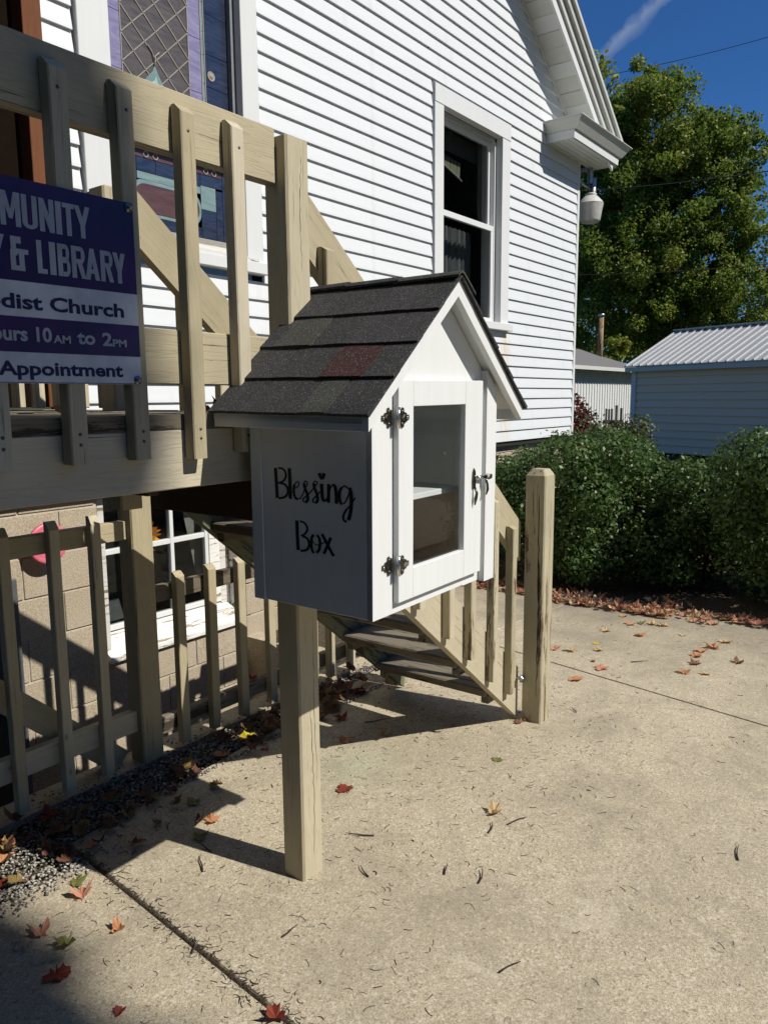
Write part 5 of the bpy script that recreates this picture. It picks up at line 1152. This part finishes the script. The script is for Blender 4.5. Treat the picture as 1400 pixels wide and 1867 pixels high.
LV = [(900, 1482, .085, 'tan', 'tan curled maple leaf standing up alone in the middle of the sunny slab', .9, .5), (630, 1439, .085, 'red', 'dark red maple leaf lying flat just right of the box post', .25, 0),
 (628, 1350, .09, 'orange', 'orange fan shaped leaf at the shadow edge right of the box post', .5, 0), (700, 1338, .085, 'tan', 'pale tan crumpled leaf at the shadow edge under the stairs', .9, .3), (906, 1385, .055, 'green', 'small folded olive leaf between the stairs and the lone tan leaf', .1, .2),
 (1048, 1238, .10, 'orange', 'orange and yellow leaf just right of the newel post', .4, 0), (1095, 1218, .11, 'pink', 'salmon leaf right of the newel beside the joint', .4, 0), (1081, 1205, .04, 'red', 'tiny red leaf scrap near the far joint', .3, 0),
 (1246, 1226, .09, 'orange', 'small orange leaf at the foot of the leaf trail on the right', .6, 0), (1285, 1228, .075, 'tan', 'pale leaf right of the orange leaf near the joint', .5, 0), (1267, 1210, .09, 'brown', 'brown red leaf at the lower end of the leaf trail', .6, 0), (1268, 1196, .09, 'orange', 'orange leaf in the middle of the leaf trail', .6, 0),
 (1280, 1187, .09, 'orange', 'upper orange leaf of the leaf trail', .6, 0), (1300, 1180, .11, 'orange', 'large orange leaf near the top of the leaf trail', .6, 0), (1322, 1170, .10, 'tan', 'yellowish leaf at the top of the leaf trail', .6, 0), (1345, 1208, .09, 'brown', 'dry brown leaf right of the leaf trail', .7, 0),
 (1085, 1173, .055, 'yellow', 'small yellow leaf on the grey part of the slab', .3, 0), (1092, 1185, .075, 'tan', 'tan leaf just below the small yellow leaf', .5, 0), (1042, 1186, .09, 'tan', 'tan leaf close right of the newel post', .6, 0), (1010, 1182, .10, 'pink', 'reddish leaf touching the newel outline on the right', .6, 0),
 (1103, 1150, .09, 'tan', 'tan leaf in front of the litter by the hedge', .5, 0), (1165, 1158, .09, 'orange', 'orange leaf below the small leaf cluster by the hedge', .6, 0), (1150, 1138, .09, 'pink', 'red leaf at the left of the small cluster', .6, 0), (1168, 1136, .08, 'green', 'greenish leaf in the middle of the small cluster', .6, 0),
 (1190, 1138, .09, 'tan', 'pale leaf at the right of the small cluster', .6, 0), (1208, 1140, .10, 'tan', 'tan leaf at the far end of the small cluster', .6, 0), (1136, 1123, .08, 'orange', 'single orange leaf above the small cluster', .5, 0), (1245, 1158, .06, 'tan', 'small pale leaf alone below the right bush', .4, 0),
 (1285, 1131, .11, 'orange', 'orange leaf at the left of the right hand pile', .7, 0), (1300, 1138, .10, 'pink', 'salmon leaf at the bottom of the right hand pile', .7, 0), (1318, 1130, .10, 'tan', 'tan leaf at the right of the right hand pile', .7, 0), (1338, 1134, .08, 'tan', 'pale leaf just off the right hand pile', .5, 0),
 (960, 1312, .06, 'orange', 'small orange leaf against the foot of the newel', .9, .5), (945, 1317, .06, 'brown', 'brown leaf scrap at the foot of the newel', .6, 0),
 (450, 1345, .11, 'yellow', 'bright yellow maple leaf propped against the fence foot', .3, 0), (405, 1378, .09, 'orange', 'orange leaf at the gravel edge', .7, .2), (350, 1395, .08, 'pink', 'salmon leaf left of the orange leaf at the gravel edge', .8, .2), (483, 1363, .06, 'pink', 'small pink leaf right below the yellow leaf', .5, 0),
 (385, 1495, .08, 'orange', 'orange leaf on the shadow edge left of the box post', .5, 0), (365, 1525, .075, 'green', 'yellow green leaf just below the post shadow', .5, .2), (170, 1540, .06, 'pink', 'small pink leaf inside the dark shadow', .5, 0), (140, 1608, .075, 'green', 'mottled green yellow leaf at the left tip of the shadow', .5, 0),
 (150, 1632, .085, 'pink', 'salmon leaf directly below the mottled green leaf', .8, .3), (218, 1695, .06, 'orange', 'small curled orange leaf left of the joint', 1.0, .4), (75, 1702, .085, 'pink', 'pink brown curled leaf in the soft shade at left', .9, .3), (122, 1725, .085, 'green', 'upright olive brown leaf in the soft shade', 1.0, .6),
 (105, 1778, .09, 'red', 'dark red leaf in the soft shade near the corner', .5, 0), (217, 1845, .045, 'red', 'tiny dark red leaf near the bottom edge', .6, .2), (503, 1855, .085, 'red', 'rust red leaf on the joint at the bottom edge', .9, .4), (12, 1545, .10, 'orange', 'orange leaf at the left picture edge above the gravel', .8, .3),
 (5, 1570, .10, 'orange', 'second orange leaf at the left picture edge', .7, .3), (5, 1610, .07, 'red', 'small red leaf at the left picture edge below the gravel', .6, 0), (95, 1490, .11, 'red', 'dark red leaf in the deep shadow under the fence', .6, 0), (105, 1515, .10, 'brown', 'brown leaf in the deep shadow below the dark red one', .6, 0),
 (215, 1455, .10, 'green', 'olive leaf in the deep shadow by the post', .6, 0), (265, 1450, .09, 'brown', 'brown leaf in the deep shadow right of the olive one', .6, 0), (355, 1462, .08, 'green', 'olive leaf on the shaded slab corner', .6, 0),
 (610, 1295, .10, 'brown', 'brown leaf beside the box post in the stair shadow', .7, 0), (630, 1275, .09, 'brown', 'dark leaf behind the box post in the stair shadow', .7, 0), (655, 1262, .10, 'red', 'reddish leaf under the stairs', .7, 0), (622, 1310, .09, 'red', 'red brown leaf at the front of the stair litter', .7, 0)]
for a in LV: fallen(*a)
# leaves on the bottom rail of the fence and on the deck
for (x_, y_, z_, s_, c_, l_) in ((2.47, 2.665, .147, .07, 'red', 'red leaf lying on the bottom rail of the low fence'), (1.42, 1.66, 1.464, .10, 'red', 'red leaf on the deck boards under the sign corner'), (1.52, 1.72, 1.464, .11, 'red', 'second red leaf on the deck boards beside the rail'), (1.02, 1.70, 1.464, .09, 'orange', 'orange leaf on the deck boards under the sign')):
    V_, F_ = leaf_geo(.7, .2, int(x_ * 100)); o = poly('fallen_leaf', None, [(a * s_, b * s_, c * s_) for a, b, c in V_], F_, LC[c_], (x_, y_, z_)); tag(o, l_, 'leaf', 'fallen leaves on the woodwork')
def litter(name, label, pts, smin, smax, mat, seed):
    r_ = random.Random(seed); V_, F_ = [], []
    geos = [leaf_geo(r_.uniform(.4, 1.1), r_.uniform(0, .4), seed + q) for q in range(8)]
    for (x_, y_, z_) in pts:
        g_, f_ = geos[r_.randrange(8)]; s = r_.uniform(smin, smax); a = r_.uniform(0, 6.28); tx, ty = r_.uniform(-.5, .5), r_.uniform(-.5, .5); b = len(V_)
        for (u, v, w_) in g_:
            X, Y = u * math.cos(a) - v * math.sin(a), u * math.sin(a) + v * math.cos(a); V_.append((x_ + X * s, y_ + Y * s, z_ + max(.001, (w_ + X * tx + Y * ty) * s)))
        F_ += [tuple(i + b for i in t_) for t_ in f_]
    c = Vector(pts[0]); o = poly(name, None, [Vector(v) - c for v in V_], F_, mat, c); tag(o, label, 'leaf litter', None, 'stuff'); return o
r_ = random.Random(5); pts = []
for i in range(620):
    t_ = r_.random(); y_ = 3.3 - 4.0 * t_
    if y_ < 1.5 and r_.random() < .55: continue
    x_ = 5.42 + (.06 * (3 - y_)) + abs(r_.gauss(0, .15)) - .26 - (.1 if 1.2 < y_ < 2.5 else 0); pts.append((x_, y_, r_.uniform(0, .03)))
litter('leaf_litter', 'drift of red and orange maple leaves along the foot of the hedge', pts, .06, .10, LITTER, 11)
pts = [(2.1 + r_.random() * 1.1, 2.44 + r_.gauss(0, .06), r_.uniform(0, .03)) for i in range(70)] + [(2.35 + r_.random() * .3, 2.3 + r_.random() * .12, 0) for i in range(10)]
litter('leaf_litter', 'dark dry leaves banked behind the box post under the stairs', pts, .06, .10, leafmat('dark_litter', (.10, .045, .025), (.20, .09, .05), (.25, .18, .06), .1, .8), 12)
pts = [(1.0 + r_.random() * .9, 2.35 + r_.gauss(0, .10), r_.uniform(0, .02)) for i in range(46)]
litter('leaf_litter', 'brown leaves along the shaded fence foot at the left', pts, .05, .09, bpy.data.materials['dark_litter'], 13)
# gravel strip at the fence foot
rng = np.random.default_rng(55); n = 15000
gx = rng.uniform(.2, 3.3, n); gy = 2.50 + rng.normal(0, .11, n) - (gx < 1.3) * rng.uniform(0, .35, n)
near = rng.random(n) < .25; gy[near] = rng.uniform(2.15, 2.6, near.sum())
keep = ((gy > 2.33) | (gx < 1.5) & (gy > 2.12) | (rng.random(n) < .04)) & (gy < 2.76) & (gy > 1.95) & ~((gx > J1(2.2)) & (gx < 3.9) & (gy < 2.33) & (rng.random(n) < .7))
gx, gy = gx[keep], gy[keep]; n = len(gx); inside = ((gx < 1.26) & (gy < 2.25)) | ((gx > 1.28) & (gy < 2.36)); gz = np.where(inside, .002, -.026 + rng.uniform(0, .022, n))
octv = np.array([(1, 0, 0), (-1, 0, 0), (0, 1, 0), (0, -1, 0), (0, 0, 1), (0, 0, -1)], float); octf = np.array([(0, 2, 4), (2, 1, 4), (1, 3, 4), (3, 0, 4), (2, 0, 5), (1, 2, 5), (3, 1, 5), (0, 3, 5)])
S = rng.uniform(.003, .008, (n, 1, 3)) * np.array([1.2, 1.0, .6]); an_ = rng.uniform(0, 6.28, n); ca2, sa2 = np.cos(an_)[:, None], np.sin(an_)[:, None]
Vv = octv[None] * S + rng.normal(0, .0008, (n, 6, 3)); X = Vv[:, :, 0] * ca2 - Vv[:, :, 1] * sa2 + gx[:, None]; Y = Vv[:, :, 0] * sa2 + Vv[:, :, 1] * ca2 + gy[:, None]; Z = Vv[:, :, 2] + gz[:, None] + .003
Vg = np.stack([X, Y, Z], 2).reshape(-1, 3); Fg = (octf[None] + (np.arange(n) * 6)[:, None, None]).reshape(-1, 3)
go = link('gravel', npmesh('gravel', Vg, Fg, GRAV), GRAV); tag(go, 'pale chipped gravel spilled along the foot of the fence', 'gravel', None, 'stuff')
# twigs: the larger ones singly, the small ones as litter
def twig(px, py, L, ang, label, rad=.0028):
    p = at(px, py, 2, 0); a = ang; q = [Vector((p.x, p.y, .004))]
    for i in range(3): a += random.uniform(-.3, .3); q.append(q[-1] + Vector((math.cos(a), math.sin(a), 0)) * L / 3 + Vector((0, 0, random.uniform(0, .003))))
    o = tube('twig', None, q, [rad, rad * .9, rad * .7, rad * .4], DEBRIS, 5); tag(o, label, 'twig', 'twigs on the driveway'); return o
TW = [(682, 1525, .10, 2.2, 'forked dark twig right of the box post on the slab'), (672, 1600, .06, 1.5, 'short dark twig below the forked twig'), (872, 1612, .07, .4, 'straight dark twig in the centre of the slab'), (810, 1596, .05, .2, 'small twig left of the straight centre twig'),
      (925, 1505, .09, 5.9, 'twig lying beside the lone tan leaf'), (890, 1520, .07, .2, 'thin twig below the lone tan leaf'), (1050, 1300, .05, .9, 'small twig right of the newel foot'), (385, 1555, .07, 1.6, 'brown twig hanging below the post shadow'), (370, 1590, .09, 1.0, 'long twig left of the post below the shadow'),
      (515, 1710, .06, 5.9, 'short dark twig near the middle joint'), (910, 1775, .07, 5.7, 'curved twig at the lower middle of the slab'), (350, 1740, .06, .8, 'bent twig touching the left joint'), (665, 1318, .12, 5.6, 'long greenish twig by the shadow edge'), (790, 1335, .04, 5, 'tiny twig by the stair shadow'),
      (1150, 1208, .10, 5.2, 'pale twig on the far slab'), (1345, 1570, .09, .2, 'thick curved twig at the right picture edge')]
for a in TW: twig(*a)
V_, F_ = [], []
r_ = random.Random(77)
for i in range(1900):
    if r_.random() < .45: x_, y_ = r_.uniform(1.0, 3.6), r_.uniform(1.0, 2.3)
    else: x_, y_ = r_.uniform(.6, 5.3), r_.uniform(-.6, 2.3)
    if r_.random() < .18: y_ = r_.uniform(.9, 2.05); x_ = J1(y_) + r_.gauss(0, .03)
    L = r_.uniform(.006, .036) ; a = r_.uniform(0, 6.28); k_ = r_.uniform(-2.6, 2.6); wd = r_.uniform(.00035, .0009) * (2.2 if r_.random() < .08 else 1); b = len(V_); X, Y = x_, y_
    zc = .0014
    for q in range(5):
        nx, ny = -math.sin(a) * wd, math.cos(a) * wd; V_ += [(X + nx, Y + ny, zc), (X - nx, Y - ny, zc), (X, Y, zc + wd * 1.4)]; X += math.cos(a) * L / 4; Y += math.sin(a) * L / 4; a += k_ / 4
    for q in range(4):
        c0 = b + q * 3; F_ += [(c0, c0 + 3, c0 + 5, c0 + 2), (c0 + 2, c0 + 5, c0 + 4, c0 + 1)]
o = poly('twig_litter', None, V_, F_, DEBRIS); tag(o, 'tiny curled stems and bits of bark scattered over the driveway', 'debris', None, 'stuff')
# dirt and bark packed into the left joint
V_, F_ = [], []
for i in range(900):
    y_ = r_.uniform(.6, 2.25); x_ = J1(y_) + r_.gauss(0, .007); s = r_.uniform(.002, .006); a = r_.uniform(0, 3.14); b = len(V_); c_, s2 = math.cos(a) * s, math.sin(a) * s; z_ = r_.uniform(.0, .004)
    V_ += [(x_ - c_, y_ - s2, z_), (x_ + s2 * .4, y_ - c_ * .4, z_ + .001), (x_ + c_, y_ + s2, z_ + .002), (x_ - s2 * .4, y_ + c_ * .4, z_ + .001)]; F_.append((b, b + 1, b + 2, b + 3))
    V_, F_ = V_, F_
o = poly('joint_dirt', None, V_, F_, DEBRIS); tag(o, 'dark dirt and bark packed in the left slab joint', 'debris', None, 'stuff')
